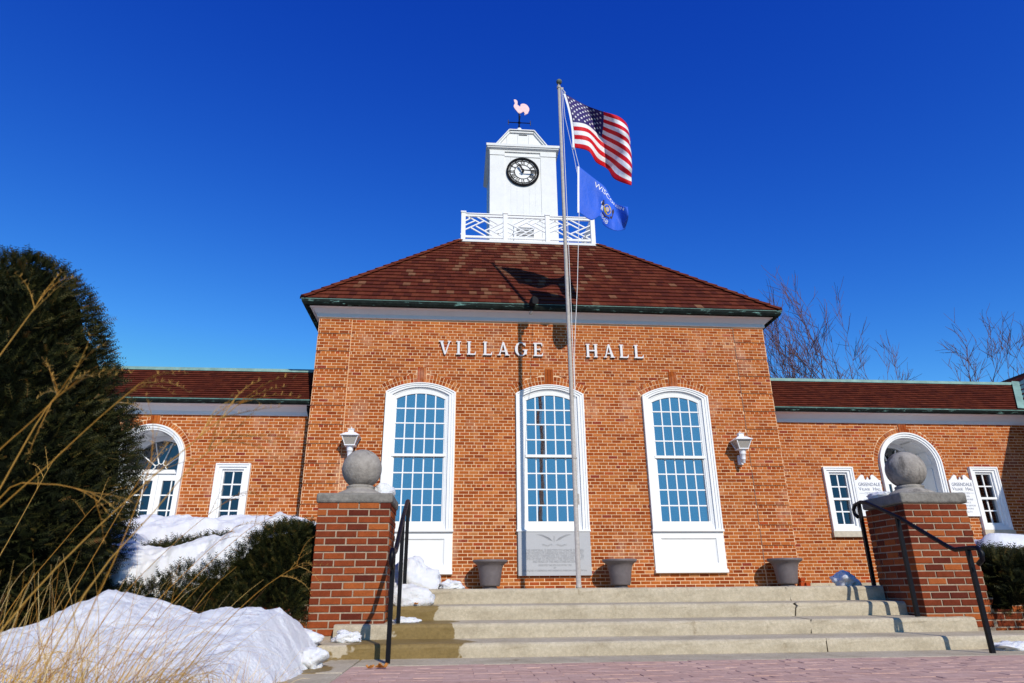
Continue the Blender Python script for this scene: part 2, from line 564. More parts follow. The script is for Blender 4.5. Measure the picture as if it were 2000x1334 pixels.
def courses(u0, u1, j0, j1, openings=(), header_every=6, extra_skip=None, shift=0.0, headers=True):
    """Bricks of a common-bond field as (u0b, u1b, u0t, u1t, z0, z1)."""
    out = []
    for j in range(j0, j1):
        z0, z1 = j * BM + JT / 2, (j + 1) * BM - JT / 2
        head = headers and (j % header_every == header_every - 1)
        mod = BL / 2 if head else BL
        off = (mod / 2 if (j % 2) else 0.0) + shift
        spans_b = [(u0, u1, u0, u1)]
        for fo in openings:
            b_, t_ = fo(z0), fo(z1)
            m_ = fo((z0 + z1) / 2)
            if m_ is None:
                continue
            b_ = b_ or m_
            t_ = t_ or m_
            new = []
            for (a0, a1, c0, c1) in spans_b:
                if m_[1] <= a0 or m_[0] >= a1:
                    new.append((a0, a1, c0, c1))
                    continue
                if m_[0] > a0:
                    new.append((a0, b_[0], c0, t_[0]))
                if m_[1] < a1:
                    new.append((b_[1], a1, t_[1], c1))
            spans_b = new
        if extra_skip:
            if extra_skip(j):
                continue
        for (a0, a1, c0, c1) in spans_b:
            lo, hi = min(a0, c0), max(a1, c1)
            k = math.floor((lo - off) / mod)
            while off + k * mod < hi:
                e0, e1 = off + k * mod, off + (k + 1) * mod
                k += 1
                jb = rng.uniform(-0.0015, 0.0015)
                b0, b1 = max(e0 + JT / 2 + jb, a0 + (JT / 2 if a0 > e0 else 0)), min(e1 - JT / 2 + jb, a1 - (JT / 2 if a1 < e1 else 0))
                t0, t1 = max(e0 + JT / 2 + jb, c0 + (JT / 2 if c0 > e0 else 0)), min(e1 - JT / 2 + jb, c1 - (JT / 2 if c1 < e1 else 0))
                if (b1 - b0) + (t1 - t0) < 0.036:
                    continue
                if b1 < b0: b0 = b1 = (b0 + b1) / 2
                if t1 < t0: t0 = t1 = (t0 + t1) / 2
                out.append((b0, b1, t0, t1, z0, z1))
    return out

def brick_geo(mb, b, fn, proud, tone, back=0.03):
    """One brick as front and four sides; fn(u, n, z) -> world, n outward."""
    b0, b1, t0, t1, z0, z1 = b
    q = [(b0, z0), (b1, z0), (t1, z1), (t0, z1)]
    vs = [fn(u, proud, z) for u, z in q] + [fn(u, -back, z) for u, z in q]
    mb.add(vs, [(0, 1, 2, 3), (1, 0, 4, 5), (2, 1, 5, 6), (3, 2, 6, 7), (0, 3, 7, 4)], tone)

def brick_bevel_geo(mb, b, fn, proud, tone, back=0.03, ch=0.004):
    """A nearer brick: chamfered arrises, slightly uneven corners."""
    b0, b1, t0, t1, z0, z1 = b
    q = [(b0, z0), (b1, z0), (t1, z1), (t0, z1)]
    s = [(ch, ch), (-ch, ch), (-ch, -ch), (ch, -ch)]
    jit = [(rng.uniform(-0.0015, 0.0015), rng.uniform(-0.0015, 0.0015)) for _ in q]
    f = [fn(u + d[0] + e[0], proud, z + d[1] + e[1]) for (u, z), d, e in zip(q, s, jit)]
    m_ = [fn(u, proud - ch, z) for u, z in q]
    k = [fn(u, -back, z) for u, z in q]
    mb.add(f + m_ + k, [(0, 1, 2, 3)] + [(i, i + 4, (i + 1) % 4 + 4, (i + 1) % 4) for i in range(4)] + [(i + 4, i + 8, (i + 1) % 4 + 8, (i + 1) % 4 + 4) for i in range(4)], tone)

def front_fn(y):
    return lambda u, n, z: (u, y - n, z)
def side_fn(x, s):
    return lambda u, n, z: (x + s * n, u, z)

def seg_geom(a, s, zs):
    R = (a * a + s * s) / (2 * s)
    return R, zs + s - R

def arch_open(cx, a, zs, s, zb, R_out=None, key=None):
    """Opening interval as a function of z: casing below the springing, brick arch above it."""
    R, zc = seg_geom(a, s, zs)
    th = math.asin(a / R)
    Ro = R_out
    eo, zo = Ro * math.sin(th), zc + Ro * math.cos(th)
    ei, zi = R * math.sin(th), zs
    def f(z):
        if z < zb or (z > zc + Ro and not (key and z < key[1])):
            return None
        if z <= zi:
            w = a
        elif z <= zo:
            w = ei + (eo - ei) * (z - zi) / (zo - zi)
        elif z < zc + Ro:
            w = math.sqrt(max(0, Ro * Ro - (z - zc) ** 2))
        else:
            w = 0
        if key and z > zi and z < key[1]:
            w = max(w, key[0])
        return (cx - w, cx + w)
    return f

def rect_open(x0, x1, z0, z1):
    return lambda z: (x0, x1) if z0 <= z <= z1 else None

def wall_sheet(mb, u0, u1, z0, z1, ops, fn):
    """Mortar plane with holes; op = (ul, ur, zb, top(u))."""
    cuts = {u0, u1}
    for ul, ur, zb, tf in ops:
        for i in range(17):
            cuts.add(ul + (ur - ul) * i / 16)
    cs = sorted(c for c in cuts if u0 <= c <= u1)
    for a, b in zip(cs[:-1], cs[1:]):
        mid = (a + b) / 2
        op = next((o for o in ops if o[0] < mid < o[1]), None)
        if op is None:
            mb.add([fn(a, 0, z0), fn(b, 0, z0), fn(b, 0, z1), fn(a, 0, z1)], [(0, 1, 2, 3)])
        else:
            if op[2] > z0:
                mb.add([fn(a, 0, z0), fn(b, 0, z0), fn(b, 0, op[2]), fn(a, 0, op[2])], [(0, 1, 2, 3)])
            mb.add([fn(a, 0, op[3](a)), fn(b, 0, op[3](b)), fn(b, 0, z1), fn(a, 0, z1)], [(0, 1, 2, 3)])

def split_pieces(items, score, limit, keep):
    """Indices of the pieces that show largest."""
    idx = [i for i, b in enumerate(items) if keep(b)]
    idx.sort(key=lambda i: score(items[i]))
    return set(idx[:limit])

def seg_top(cx, a, zs, s):
    R, zc = seg_geom(a, s, zs)
    return lambda u: zc + math.sqrt(max(0, R * R - (u - cx) ** 2))

def arch_outline(cx, a, zs, s, zb, n=20):
    R, zc = seg_geom(a, s, zs)
    th = math.asin(min(1, a / R))
    if s >= a:
        th = math.pi / 2
    pts = [(cx - a, zb), (cx + a, zb)]
    for i in range(n + 1):
        t = th - 2 * th * i / n
        pts.append((cx + R * math.sin(t), zc + R * math.cos(t)))
    return pts

def round_outline(cx, r, zs, zb, n=24):
    pts = [(cx - r, zb), (cx + r, zb)]
    for i in range(n + 1):
        t = math.pi * i / n
        pts.append((cx + r * math.cos(t), zs + r * math.sin(t)))
    return pts

# ------------------------------------------------------------------ ground and paving
PAVE_Z = -0.556
def sheet(name, x0, x1, y0, y1, z, mat, kind='structure'):
    mb = MB()
    mb.add([(x0, y0, z), (x1, y0, z), (x1, y1, z), (x0, y1, z)], [(0, 1, 2, 3)])
    o = build(mb, name, mat)
    tag(o, kind=kind)
    return o
ground = sheet('ground', -900, 900, -900, 900, -0.62, M['ground'])
tag(ground, 'patchy snow and dormant lawn around the brick hall')

# brick paving in front of the steps: bed, then pavers
EDGE_X, CURB_Y = -2.765, -8.01
bed = MB()
bed.box(EDGE_X, 12, -10.72, CURB_Y, -0.70, PAVE_Z - 0.0045)
paving = build(bed, 'brick_paving', M['paver_bed'])
tag(paving, 'pink brick paving at the foot of the concrete steps', kind='structure')
pv = []
row, y = 0, CURB_Y - 0.012
while y > -10.6:
    x = EDGE_X + 0.006 + (0.101 if row % 2 else 0)
    if row % 2:
        pv.append((EDGE_X + 0.006, x - 0.004, y - 0.098, y))
    while x < 11.8:
        pv.append((x + 0.001, x + 0.2015, y - 0.1005, y))
        x += 0.203
    y -= 0.102
    row += 1
def paver_geo(mb, p, tone, zt):
    x0, x1, y0, y1 = p
    c = 0.0013
    d = [rng.uniform(-0.0012, 0.0012) for _ in range(4)]
    mb.add([(x0 + c, y0 + c, zt + d[0]), (x1 - c, y0 + c, zt + d[1]), (x1 - c, y1 - c, zt + d[2]), (x0 + c, y1 - c, zt + d[3]),
            (x0, y0, zt - c), (x1, y0, zt - c), (x1, y1, zt - c), (x0, y1, zt - c),
            (x0, y0, zt - 0.03), (x1, y0, zt - 0.03), (x1, y1, zt - 0.03), (x0, y1, zt - 0.03)],
           [(0, 1, 2, 3)] + [(i + 4, (i + 1) % 4 + 4, (i + 1) % 4, i) for i in range(4)] + [(i + 8, (i + 1) % 4 + 8, (i + 1) % 4 + 4, i + 4) for i in range(4)], tone)
def in_view(p):
    cx, cy = (p[0] + p[1]) / 2, (p[2] + p[3]) / 2
    return cy > -9.25 and cx < -2.0 + 0.86 * (cy + 13.71) + 0.2
sel = split_pieces(pv, lambda p: (p[2] + p[3]) / 2, 300, in_view)
mb = MB()
for i, p in enumerate(pv):
    zt = PAVE_Z + rng.uniform(-0.003, 0.002)
    if i in sel:
        o1 = MB()
        paver_geo(o1, p, 0.5, zt)
        build(o1, 'paver', M['paver_obj'], paving, origin=((p[0] + p[1]) / 2, (p[2] + p[3]) / 2, PAVE_Z))
    else:
        paver_geo(mb, p, rng.random(), zt)
tag(build(mb, 'paver_field', M['paver_attr'], paving, tone_attr=True), kind='stuff')

road = sheet('road', -60, 60, -34, -10.72, -0.600, mat_plain('asphalt', (0.05, 0.05, 0.052), 0.9, 0.25, 12, bmp=0.4))  # unseen dark sheet, added so the ground bounces less light into the shadows
tag(road, 'unseen dark asphalt road added before the hall to cut bounced light')

# concrete apron slabs left of the paving and the kerb strip under the steps
apron = thing('concrete_apron', 'pale concrete slabs beside the pink brick paving', 'pavement', (-4, -8.5, PAVE_Z))
del apron['category']
apron['kind'] = 'structure'
def slab_obj(name, x0, x1, y0, y1, z0, z1, parent, wet=(9, 9), bevel=0.008):
    o = build(MB().box(x0, x1, y0, y1, z0, z1), name, M['concrete'], parent, origin=((x0 + x1) / 2, (y0 + y1) / 2, z1), bevel=bevel)
    o['wet_from'], o['wet_to'] = float(wet[0]), float(wet[1])
    return o
slab_obj('slab', -2.76, 12, CURB_Y + 0.004, -7.44, -0.75, PAVE_Z, apron)
slab_obj('slab', -4.4, -2.772, -8.42, -7.44, -0.75, PAVE_Z + 0.002, apron, (-3.3, -2.95))
slab_obj('slab', -4.4, -2.772, -9.6, -8.428, -0.75, PAVE_Z - 0.002, apron)
slab_obj('slab', -4.4, -2.772, -11.0, -9.608, -0.75, PAVE_Z - 0.001, apron)

# ------------------------------------------------------------------ steps with their crack
RIS = [0.0, -0.146, -0.289, -0.429]
YST = [-6.31, -6.646, -7.05, -7.47]
STEP_L = [-2.633, -2.633, -3.08, -4.0]
STEP_R = [2.742, 2.742, 3.165, 12.0]
CRACK = [1.643, 1.535, 1.461, 1.374]
WET = [(-2.75, -2.29), (-2.75, -2.20), (-2.62, -1.98), (-2.99, -1.98)]
steps = thing('concrete_steps', 'four worn tan concrete steps with a crack running down them', 'steps', (0, -7, PAVE_Z))
del steps['category']
steps['kind'] = 'structure'
def step_slab(i, x0, x1, j0, j1):
    z, y = RIS[i], YST[i]
    zb = RIS[i + 1] - 0.01 if i < 3 else PAVE_Z - 0.05
    yb = YST[i - 1] + 0.02 if i else 0.60
    sl = 0.012 if i else 0.0                       # treads fall slightly to the front
    prof = [(y, zb), (y - 0.0, z - 0.055 - sl), (y + 0.002, z - 0.032 - sl), (y + 0.008, z - 0.014 - sl), (y + 0.02, z - 0.004 - sl), (y + 0.04, z - sl), (yb, z), (yb, zb)]
    n = len(prof)
    xa = [x0 + (j0[k] if j0 else 0) for k in range(n)]
    xb = [x1 + (j1[k] if j1 else 0) for k in range(n)]
    mb = MB()
    # cut the length into bays so that the edge can wander a little
    nb = max(1, int((x1 - x0) / 0.12))
    rows_ = []
    for b in range(nb + 1):
        t = b / nb
        w = [rng.gauss(0, 0.0018) for _ in range(n)]
        rows_.append([(xa[k] * (1 - t) + xb[k] * t, prof[k][0] + (w[k] if 0 < k < 6 else 0), prof[k][1] + (w[k] * 0.7 if 0 < k < 6 else 0)) for k in range(n)])
    vs = [v for r in rows_ for v in r]
    fs = []
    for b in range(nb):
        for k in range(n):
            q = (k + 1) % n
            fs.append((b * n + k, b * n + q, (b + 1) * n + q, (b + 1) * n + k))
    fs += [tuple(range(n - 1, -1, -1)), tuple(nb * n + k for k in range(n))]
    mb.add(vs, fs)
    o = build(mb, 'step', M['concrete'], steps, origin=((x0 + x1) / 2, y, z))
    o['wet_from'], o['wet_to'] = [float(a) for a in WET[i]]
    return o
for i in range(4):
    jag = [rng.uniform(-0.03, 0.03) for _ in range(8)]
    gap = [0.009 + rng.random() * 0.009 for _ in range(8)]
    if i == 1:
        gap[2:5] = [0.03, 0.035, 0.03]
    step_slab(i, STEP_L[i], CRACK[i], None, jag)
    step_slab(i, CRACK[i], STEP_R[i], [a + g for a, g in zip(jag, gap)], None)
landing = thing('side_landing', 'concrete landing beds behind the two brick gate piers', 'landing', (0, -3, 0))
del landing['category']
landing['kind'] = 'structure'
slab_obj('slab', -5.6, -2.64, -3.6, 0.62, -0.5, -0.004, landing)
slab_obj('slab', 2.75, 6.2, -3.6, 0.62, -0.5, -0.004, landing)
slab_obj('ledge', 5.08, 11.3, 0.30, 0.645, -0.4, 0.075, landing)
slab_obj('ledge', -11.3, -5.09, 0.30, 0.645, -0.4, 0.075, landing)

# ------------------------------------------------------------------ the village hall
hall = thing('village_hall', 'red brick hall with white clock tower, arched windows and low side wings', 'building', (0, 5, 0))
WZ, ZTOP = 0.65, 5.66
QW_ = 0.709
XL, XR = -5.06, 5.04
WIN_X = [-2.775, 0.0, 2.785]
WA, WZS, WSG = 0.742, 3.975, 0.205
WR, WZC = seg_geom(WA, WSG, WZS)
R_OUT = 1.645
DOOR_X = [-8.43, 8.42]
DR, DZS = 0.755, 2.605

wall = MB()
ops = [(cx - WA + 0.01, cx + WA - 0.01, 0.29, seg_top(cx, WA, WZS - 0.01, WSG)) for cx in WIN_X]
wall_sheet(wall, XL, XR, -0.6, 5.9, ops, front_fn(0.0))
SMALL = [(-6.66, 0.355, 1.15, 2.535), (6.632, 0.353, 1.14, 2.548), (10.15, 0.345, 1.165, 2.572)]   # centre, half width, sill, head
for s, (a, b) in ((-1, (-13.5, XL)), (1, (XR, 12.5))):
    o_ = []
    for cx in DOOR_X:
        if cx * s > 0:
            o_.append((cx - DR + 0.01, cx + DR - 0.01, 0.07, (lambda c: lambda u: DZS + math.sqrt(max(0, (DR - 0.01) ** 2 - (u - c) ** 2)))(cx)))
    for cx, hw, z0, z1 in SMALL:
        if cx * s > 0:
            o_.append((cx - hw + 0.01, cx + hw - 0.01, z0 - 0.02, (lambda z: lambda u: z - 0.01)(z1)))
    wall_sheet(wall, a, b, -0.6, 3.75, o_, front_fn(WZ))
# returns of the main block and its back
for x, s in ((XL, -1), (XR, 1)):
    wall.add([(x, 0, -0.6), (x, 10.05, -0.6), (x, 10.05, 5.9), (x, 0, 5.9)], [(0, 1, 2, 3)])
wall.add([(XL, 10.05, -0.6), (XR, 10.05, -0.6), (XR, 10.05, 5.9), (XL, 10.05, 5.9)], [(0, 1, 2, 3)])
for a, b in ((-13.5, XL), (XR, 17.0)):
    wall.add([(a, 6, -0.6), (b, 6, -0.6), (b, 6, 3.8), (a, 6, 3.8)], [(0, 1, 2, 3)])
wall.add([(-13.5, WZ, -0.6), (-13.5, 6, -0.6), (-13.5, 6, 3.8), (-13.5, WZ, 3.8)], [(0, 1, 2, 3)])
wall_o = build(wall, 'wall', M['mortar'], hall)

for xa_, xb_ in ((XL - 0.004, XL + QW_), (XR - QW_, XR + 0.004)):
    for k in range(14):
        z0_ = k * 6 * BM + 0.002
        z1_ = min(z0_ + 5 * BM - 0.004, 5.655)
        build(MB().box(xa_, xb_, -0.0235, 0.004, z0_, z1_), 'quoin_mortar', M['mortar'], wall_o, origin=((xa_ + xb_) / 2, 0, z0_))

main_ops = [arch_open(cx, WA + 0.002, WZS, WSG, 0.285, R_OUT, (0.096, 4.54)) for cx in WIN_X]
QW = 0.712
field = courses(XL, XR, 0, 83, main_ops)
items = []            # (brick, plane, proud)
for b in courses(XL + QW, XR - QW, 0, 83, main_ops):
    items.append((b, 'f', 0.005))
for j0 in range(0, 83):
    head = j0 % 6 == 5
    for (a, b_) in ((XL, XL + QW), (XR - QW, XR)):
        for b in courses(a, b_, j0, j0 + 1, shift=0.06):
            items.append((b, 'f', 0.005 if head else 0.028))
for s, (a, b_) in ((-1, (-13.4, XL)), (1, (XR, 12.4))):
    o_ = []
    for cx in DOOR_X:
        if cx * s > 0:
            o_.append(arch_open(cx, DR, DZS, DR, 0.07, 0.862, (0.10, 3.56)))
    for cx, hw, z0, z1 in SMALL:
        if cx * s > 0:
            o_.append(rect_open(cx - hw, cx + hw, z0 - 0.13, z1 + 0.001))
    for b in courses(a, b_, 0, 55, o_, shift=0.03):
        items.append((b, 'w', 0.005))
for b in courses(-0.02, WZ, 0, 83, shift=0.05):
    items.append((b, 'l', 0.012))
    items.append((b, 'r', 0.012))
for b in courses(WZ, 10.0, 46, 83, shift=0.05):
    items.append((b, 'l', 0.012))
    items.append((b, 'r', 0.012))
FN = {'f': front_fn(0.0), 'w': front_fn(WZ), 'l': side_fn(XL, -1), 'r': side_fn(XR, 1)}
def keep_big(it):
    b, pl, pr = it
    if pl != 'f' or b[1] - b[0] < 0.15:
        return False
    x, z = (b[0] + b[1]) / 2, (b[4] + b[5]) / 2
    if x < -4.4 or (x < -2.9 and z < 1.0):
        return False
    return not (abs(x + 1.3) < 0.36 and z < 0.55 or abs(x - 1.22) < 0.36 and z < 0.55)
def zc_score(it):
    b = it[0]
    p = Vector(((b[0] + b[1]) / 2, 0, (b[4] + b[5]) / 2))
    return (p - CAM_LOC).dot(fw) + abs(b[1] - b[0] - 0.19) * 20
sel = split_pieces(items, zc_score, 300, keep_big)
mb = MB()
UNIT = {}
for i, (b, pl, pr) in enumerate(items):
    pr += rng.uniform(-0.0018, 0.0018)
    tone = min(1, max(0, rng.gauss(0.5, 0.24)))
    if i in sel:
        w = round(b[1] - b[0], 3)
        cx, cz = (b[0] + b[1]) / 2, (b[4] + b[5]) / 2
        if abs(b[0] - b[2]) < 1e-6 and abs(b[1] - b[3]) < 1e-6:
            key = (w, rng.randrange(4))
            if key not in UNIT:
                u = MB()
                brick_bevel_geo(u, (cx - w / 2, cx + w / 2, cx - w / 2, cx + w / 2, cz - (BM - JT) / 2, cz + (BM - JT) / 2), front_fn(0), pr, 0.5, 0.03, 0.003)
                UNIT[key] = build(u, 'brick', M['brick_obj'], wall_o, origin=(cx, -(pr - 0.005), cz))
            else:
                link('brick', UNIT[key].data, wall_o, (cx, -(pr - 0.005), cz))
            continue
        u = MB()
        brick_bevel_geo(u, b, FN[pl], pr, 0.5, 0.03, 0.003)
        build(u, 'brick', M['brick_obj'], wall_o, origin=(cx, 0, cz))
    else:
        brick_geo(mb, b, FN[pl], pr, tone)
tag(build(mb, 'brick_courses', M['brick_attr'], wall_o, tone_attr=True), kind='stuff')

# arch bricks, one by one
def voussoirs(cx, zc, r0, r1, t0, t1, n, y, parent, pr=0.006, rows_=1):
    for k in range(n):
        a0 = t0 + (t1 - t0) * k / n
        a1 = t0 + (t1 - t0) * (k + 1) / n
        for q in range(rows_):
            ra = r0 + (r1 - r0) * q / rows_ + 0.006
            rb = r0 + (r1 - r0) * (q + 1) / rows_ - 0.006
            g0, g1 = a0 + 0.006 / ra, a1 - 0.006 / ra
            pts = [(cx + r * math.sin(t), zc + r * math.cos(t)) for r, t in ((ra, g0), (ra, g1), (rb, a1 - 0.006 / rb), (rb, a0 + 0.006 / rb))]
            p_ = pr + rng.uniform(-0.002, 0.002)
            u = MB().prism(pts, y - p_, y + 0.03)
            c = (cx + (ra + rb) / 2 * math.sin((a0 + a1) / 2), y, zc + (ra + rb) / 2 * math.cos((a0 + a1) / 2))
            build(u, 'arch_brick', M['brick_obj'], parent, origin=c)
for cx in WIN_X:
    th = math.asin(WA / WR)
    kh = 0.098 / 1.55
    voussoirs(cx, WZC, WR + 0.006, R_OUT, -th, -kh, 10, 0.0, wall_o, rows_=2)
    voussoirs(cx, WZC, WR + 0.006, R_OUT, kh, th, 10, 0.0, wall_o, rows_=2)
    for k in range(3):
        x0 = cx - 0.096 + k * 0.064 + 0.003
        build(MB().box(x0, x0 + 0.058, -0.02 - 0.004 * (k == 1), 0.03, WZC + WR + 0.008, 4.535), 'key_brick', M['brick_obj'], wall_o, origin=(x0, 0, 4.35))
for cx in DOOR_X:
    kh = 0.10 / 0.82
    voussoirs(cx, DZS, DR + 0.004, 0.862, -math.pi / 2, -kh, 17, WZ, wall_o)
    voussoirs(cx, DZS, DR + 0.004, 0.862, kh, math.pi / 2, 17, WZ, wall_o)
    for k in range(3):
        x0 = cx - 0.099 + k * 0.066 + 0.003
        build(MB().box(x0, x0 + 0.060, WZ - 0.02, WZ + 0.03, DZS + DR + 0.006, 3.555), 'key_brick', M['brick_obj'], wall_o, origin=(x0, WZ, 3.45))

# ------------------------------------------------------------------ eaves
fr = MB()
fr.perim(XL, XR, 0.0, 10.05, [(0.002, 5.655), (0.05, 5.655), (0.05, 5.735), (0.062, 5.74), (0.085, 5.755), (0.15, 5.825), (0.205, 5.845), (0.205, 5.872), (0.30, 5.872), (0.30, 5.90)])
build(fr, 'frieze', M['white'], hall)
gu = MB()
GP = [(0.20, 5.955), (0.215, 5.95), (0.23, 5.90), (0.345, 5.955), (0.358, 5.952), (0.358, 5.935), (0.348, 5.885), (0.315, 5.838), (0.265, 5.825), (0.215, 5.845), (0.20, 5.955)]
gu.perim(XL, XR, 0.0, 10.05, GP)
gutter_o = build(gu, 'gutter', M['copper'], hall)
gl = MB()
gl.perim(XL, XR, 0.0, 10.05, [(0.340, 5.957), (0.362, 5.957), (0.362, 5.944), (0.340, 5.944)], closed=True)
build(gl, 'gutter_lip', M['patina_lip'], gutter_o)
for s, (a, b) in ((-1, (-13.6, XL - 0.03)), (1, (XR + 0.03, 11.6))):
    mb = MB()
    mb.extrude_x([(WZ - 0.001, 3.575), (WZ - 0.045, 3.575), (WZ - 0.045, 3.655), (WZ - 0.06, 3.66), (WZ - 0.14, 3.745), (WZ - 0.18, 3.755), (WZ - 0.26, 3.76), (WZ - 0.26, 3.80), (WZ - 0.001, 3.80)], a, b)
    build(mb, 'frieze', M['white'], hall)
    mb = MB()
    mb.extrude_x([(0.30, 3.853), (0.288, 3.848), (0.292, 3.81), (0.315, 3.775), (0.355, 3.76), (0.40, 3.775), (0.44, 3.85), (0.44, 3.86), (0.42, 3.82)], a, b)
    g_ = build(mb, 'gutter', M['copper'], hall)
    mb = MB()
    mb.extrude_x([(0.310, 3.857), (0.284, 3.857), (0.284, 3.838), (0.310, 3.838)], a, b)
    build(mb, 'gutter_lip', M['patina_lip'], g_)
ds = MB()
ds.tube([(-5.20, 0.42, 3.76), (-5.20, 0.46, 3.66), (-5.17, 0.57, 3.52), (-5.16, 0.585, 3.40), (-5.16, 0.585, 0.0)], 0.042, 8)
build(ds, 'downspout', M['dark_metal'], hall, smooth=True)

# ------------------------------------------------------------------ roofs
EX0, EX1, EY0 = -5.39, 5.37, -0.33
ZE, SL = 5.955, 1.02
RUN = 3.38
HN = math.hypot(1, SL)

def tile_wedge(mb, P, U, V, N, q, tone):
    """Tile as a thin wedge: q = (u0b, u1b, u0t, u1t, v0, v1)."""
    a0, a1, c0, c1, v0, v1 = q
    dn = rng.uniform(0, 0.004)
    def w(u, v, n):
        return tuple(P + U * u + V * v + N * n)
    mb.add([w(a0, v0, 0.016), w(a1, v0, 0.016), w(a1, v0, 0.040 + dn), w(a0, v0, 0.040 + dn), w(c1, v1 + 0.02, 0.012), w(c0, v1 + 0.02, 0.012)],
           [(0, 1, 2, 3), (3, 2, 4, 5), (0, 3, 5), (1, 4, 2)], tone)

def tile_slope(P, U, V, N, length, span, expo, tw, mbs, pick=None, tan_zone=None):
    """Lay tiles on a slope; span(v) -> (u0, u1). Tiles chosen by pick(u, v) become objects of their own."""
    rows_ = int(length / expo)
    for r in range(rows_):
        v0, v1 = r * expo, (r + 1) * expo
        s0, s1 = span(v0), span(v1)
        off = (tw / 2 if r % 2 else 0) + rng.uniform(-0.02, 0.02)
        k = math.floor((min(s0[0], s1[0]) - off) / tw)
        while off + k * tw < max(s0[1], s1[1]):
            e0, e1 = off + k * tw + 0.0015, off + (k + 1) * tw - 0.0015
            k += 1
            a0, a1 = max(e0, s0[0]), min(e1, s0[1])
            c0, c1 = max(e0, s1[0]), min(e1, s1[1])
            if a1 - a0 < 0.02:
                continue
            if c1 < c0:
                c0 = c1 = min(max((c0 + c1) / 2, s1[0]), s1[1])
            jv = rng.uniform(-0.004, 0.004)
            q = (a0, a1, c0, c1, v0 + jv, v1)
            t = rng.random() * 0.82
            um, vm = (a0 + a1) / 2, v0 / length
            if tan_zone and rng.random() < tan_zone(um, vm):
                t = rng.uniform(0.87, 1.0)
            yield q, t, (um, (v0 + v1) / 2)

roof = MB()
zp = ZE + SL * RUN
roof.add([(EX0, EY0, ZE), (EX1, EY0, ZE), (EX1, EY0 + 10.7, ZE), (EX0, EY0 + 10.7, ZE), (EX0 + RUN, EY0 + RUN, zp), (EX1 - RUN, EY0 + RUN, zp), (EX1 - RUN, EY0 + 10.7 - RUN, zp), (EX0 + RUN, EY0 + 10.7 - RUN, zp)],
         [(0, 1, 5, 4), (1, 2, 6, 5), (2, 3, 7, 6), (3, 0, 4, 7), (4, 5, 6, 7)])
roof_o = build(roof, 'roof', M['roof_deck'], hall, origin=(0, 5, ZE))
W_ = EX1 - EX0
SLEN = RUN * HN
faces_ = [((EX0, EY0, ZE), (1, 0, 0), (0, 1, SL), W_), ((EX1, EY0, ZE), (0, 1, 0), (-1, 0, SL), 10.7), ((EX1, EY0 + 10.7, ZE), (-1, 0, 0), (0, -1, SL), W_), ((EX0, EY0 + 10.7, ZE), (0, -1, 0), (1, 0, SL), 10.7)]
mb = MB()
tile_obj_items = []
for fi, (p, u, v, wid) in enumerate(faces_):
    P, U, V = Vector(p), Vector(u), Vector(v).normalized()
    N = U.cross(V)
    span = lambda vv, wid=wid: (vv / HN, wid - vv / HN)
    tz = (lambda um, vm: 0.03 + 0.42 * math.exp(-((um - 5.0) / 1.7) ** 2) * (0.12 + vm ** 1.3)) if fi == 0 else (lambda um, vm: 0.08)
    for q, t, c in tile_slope(P, U, V, N, SLEN, span, 0.235, 0.172, None, tan_zone=tz):
        tile_obj_items.append((fi, P, U, V, N, q, t, c))
front = [k for k, it in enumerate(tile_obj_items) if it[0] == 0 and it[5][1] - it[5][0] > 0.12]
front.sort(key=lambda k: (tile_obj_items[k][1] + tile_obj_items[k][2] * tile_obj_items[k][7][0] + tile_obj_items[k][3] * tile_obj_items[k][7][1] - CAM_LOC).dot(fw))
fsel = set(front[:300])
M['tile_tan'] = M['tile_attr']
for k, (fi, P, U, V, N, q, t, c) in enumerate(tile_obj_items):
    if k in fsel:
        u_ = MB()
        tile_wedge(u_, P, U, V, N, q, t)
        build(u_, 'tile', M['tile_attr'], roof_o, origin=tuple(P + U * c[0] + V * c[1]), tone_attr=True)
    else:
        tile_wedge(mb, P, U, V, N, q, t)
tag(build(mb, 'tile_courses', M['tile_attr'], roof_o, tone_attr=True), kind='stuff')
# hip tiles, each a small saddle
for cx, cy, dx, dy in ((EX0, EY0, 1, 1), (EX1, EY0, -1, 1), (EX1, EY0 + 10.7, -1, -1), (EX0, EY0 + 10.7, 1, -1)):
    L = Vector((dx * RUN, dy * RUN, SL * RUN))
    ln = L.length
    d = L.normalized()
    side = d.cross(Vector((0, 0, 1))).normalized()
    nup = side.cross(d).normalized()
    n_t = int(ln / 0.29)
    for k in range(n_t):
        b0 = Vector((cx, cy, ZE)) + d * (k * ln / n_t) + nup * 0.02
        b1 = b0 + d * (ln / n_t + 0.03)
        u_ = MB()
        vs = []
        for e, (b, lift) in enumerate(((b0, 0.030), (b1, 0.006))):
            for a in (-1.0, -0.55, 0, 0.55, 1.0):
                vs.append(tuple(b + side * a * 0.105 + nup * (lift + 0.045 * (1 - a * a) - 0.02 * abs(a))))
            for a in (1.0, 0, -1.0):
                vs.append(tuple(b + side * a * 0.10 + nup * (lift - 0.03)))
        fs = [(i, i + 1, i + 9, i + 8) for i in range(7)] + [(7, 0, 8, 15), tuple(range(7, -1, -1)), tuple(range(8, 16))]
        u_.add(vs, fs, rng.uniform(0.3, 0.88))
        build(u_, 'hip_tile', M['tile_attr'], roof_o, origin=tuple(b0), tone_attr=True)

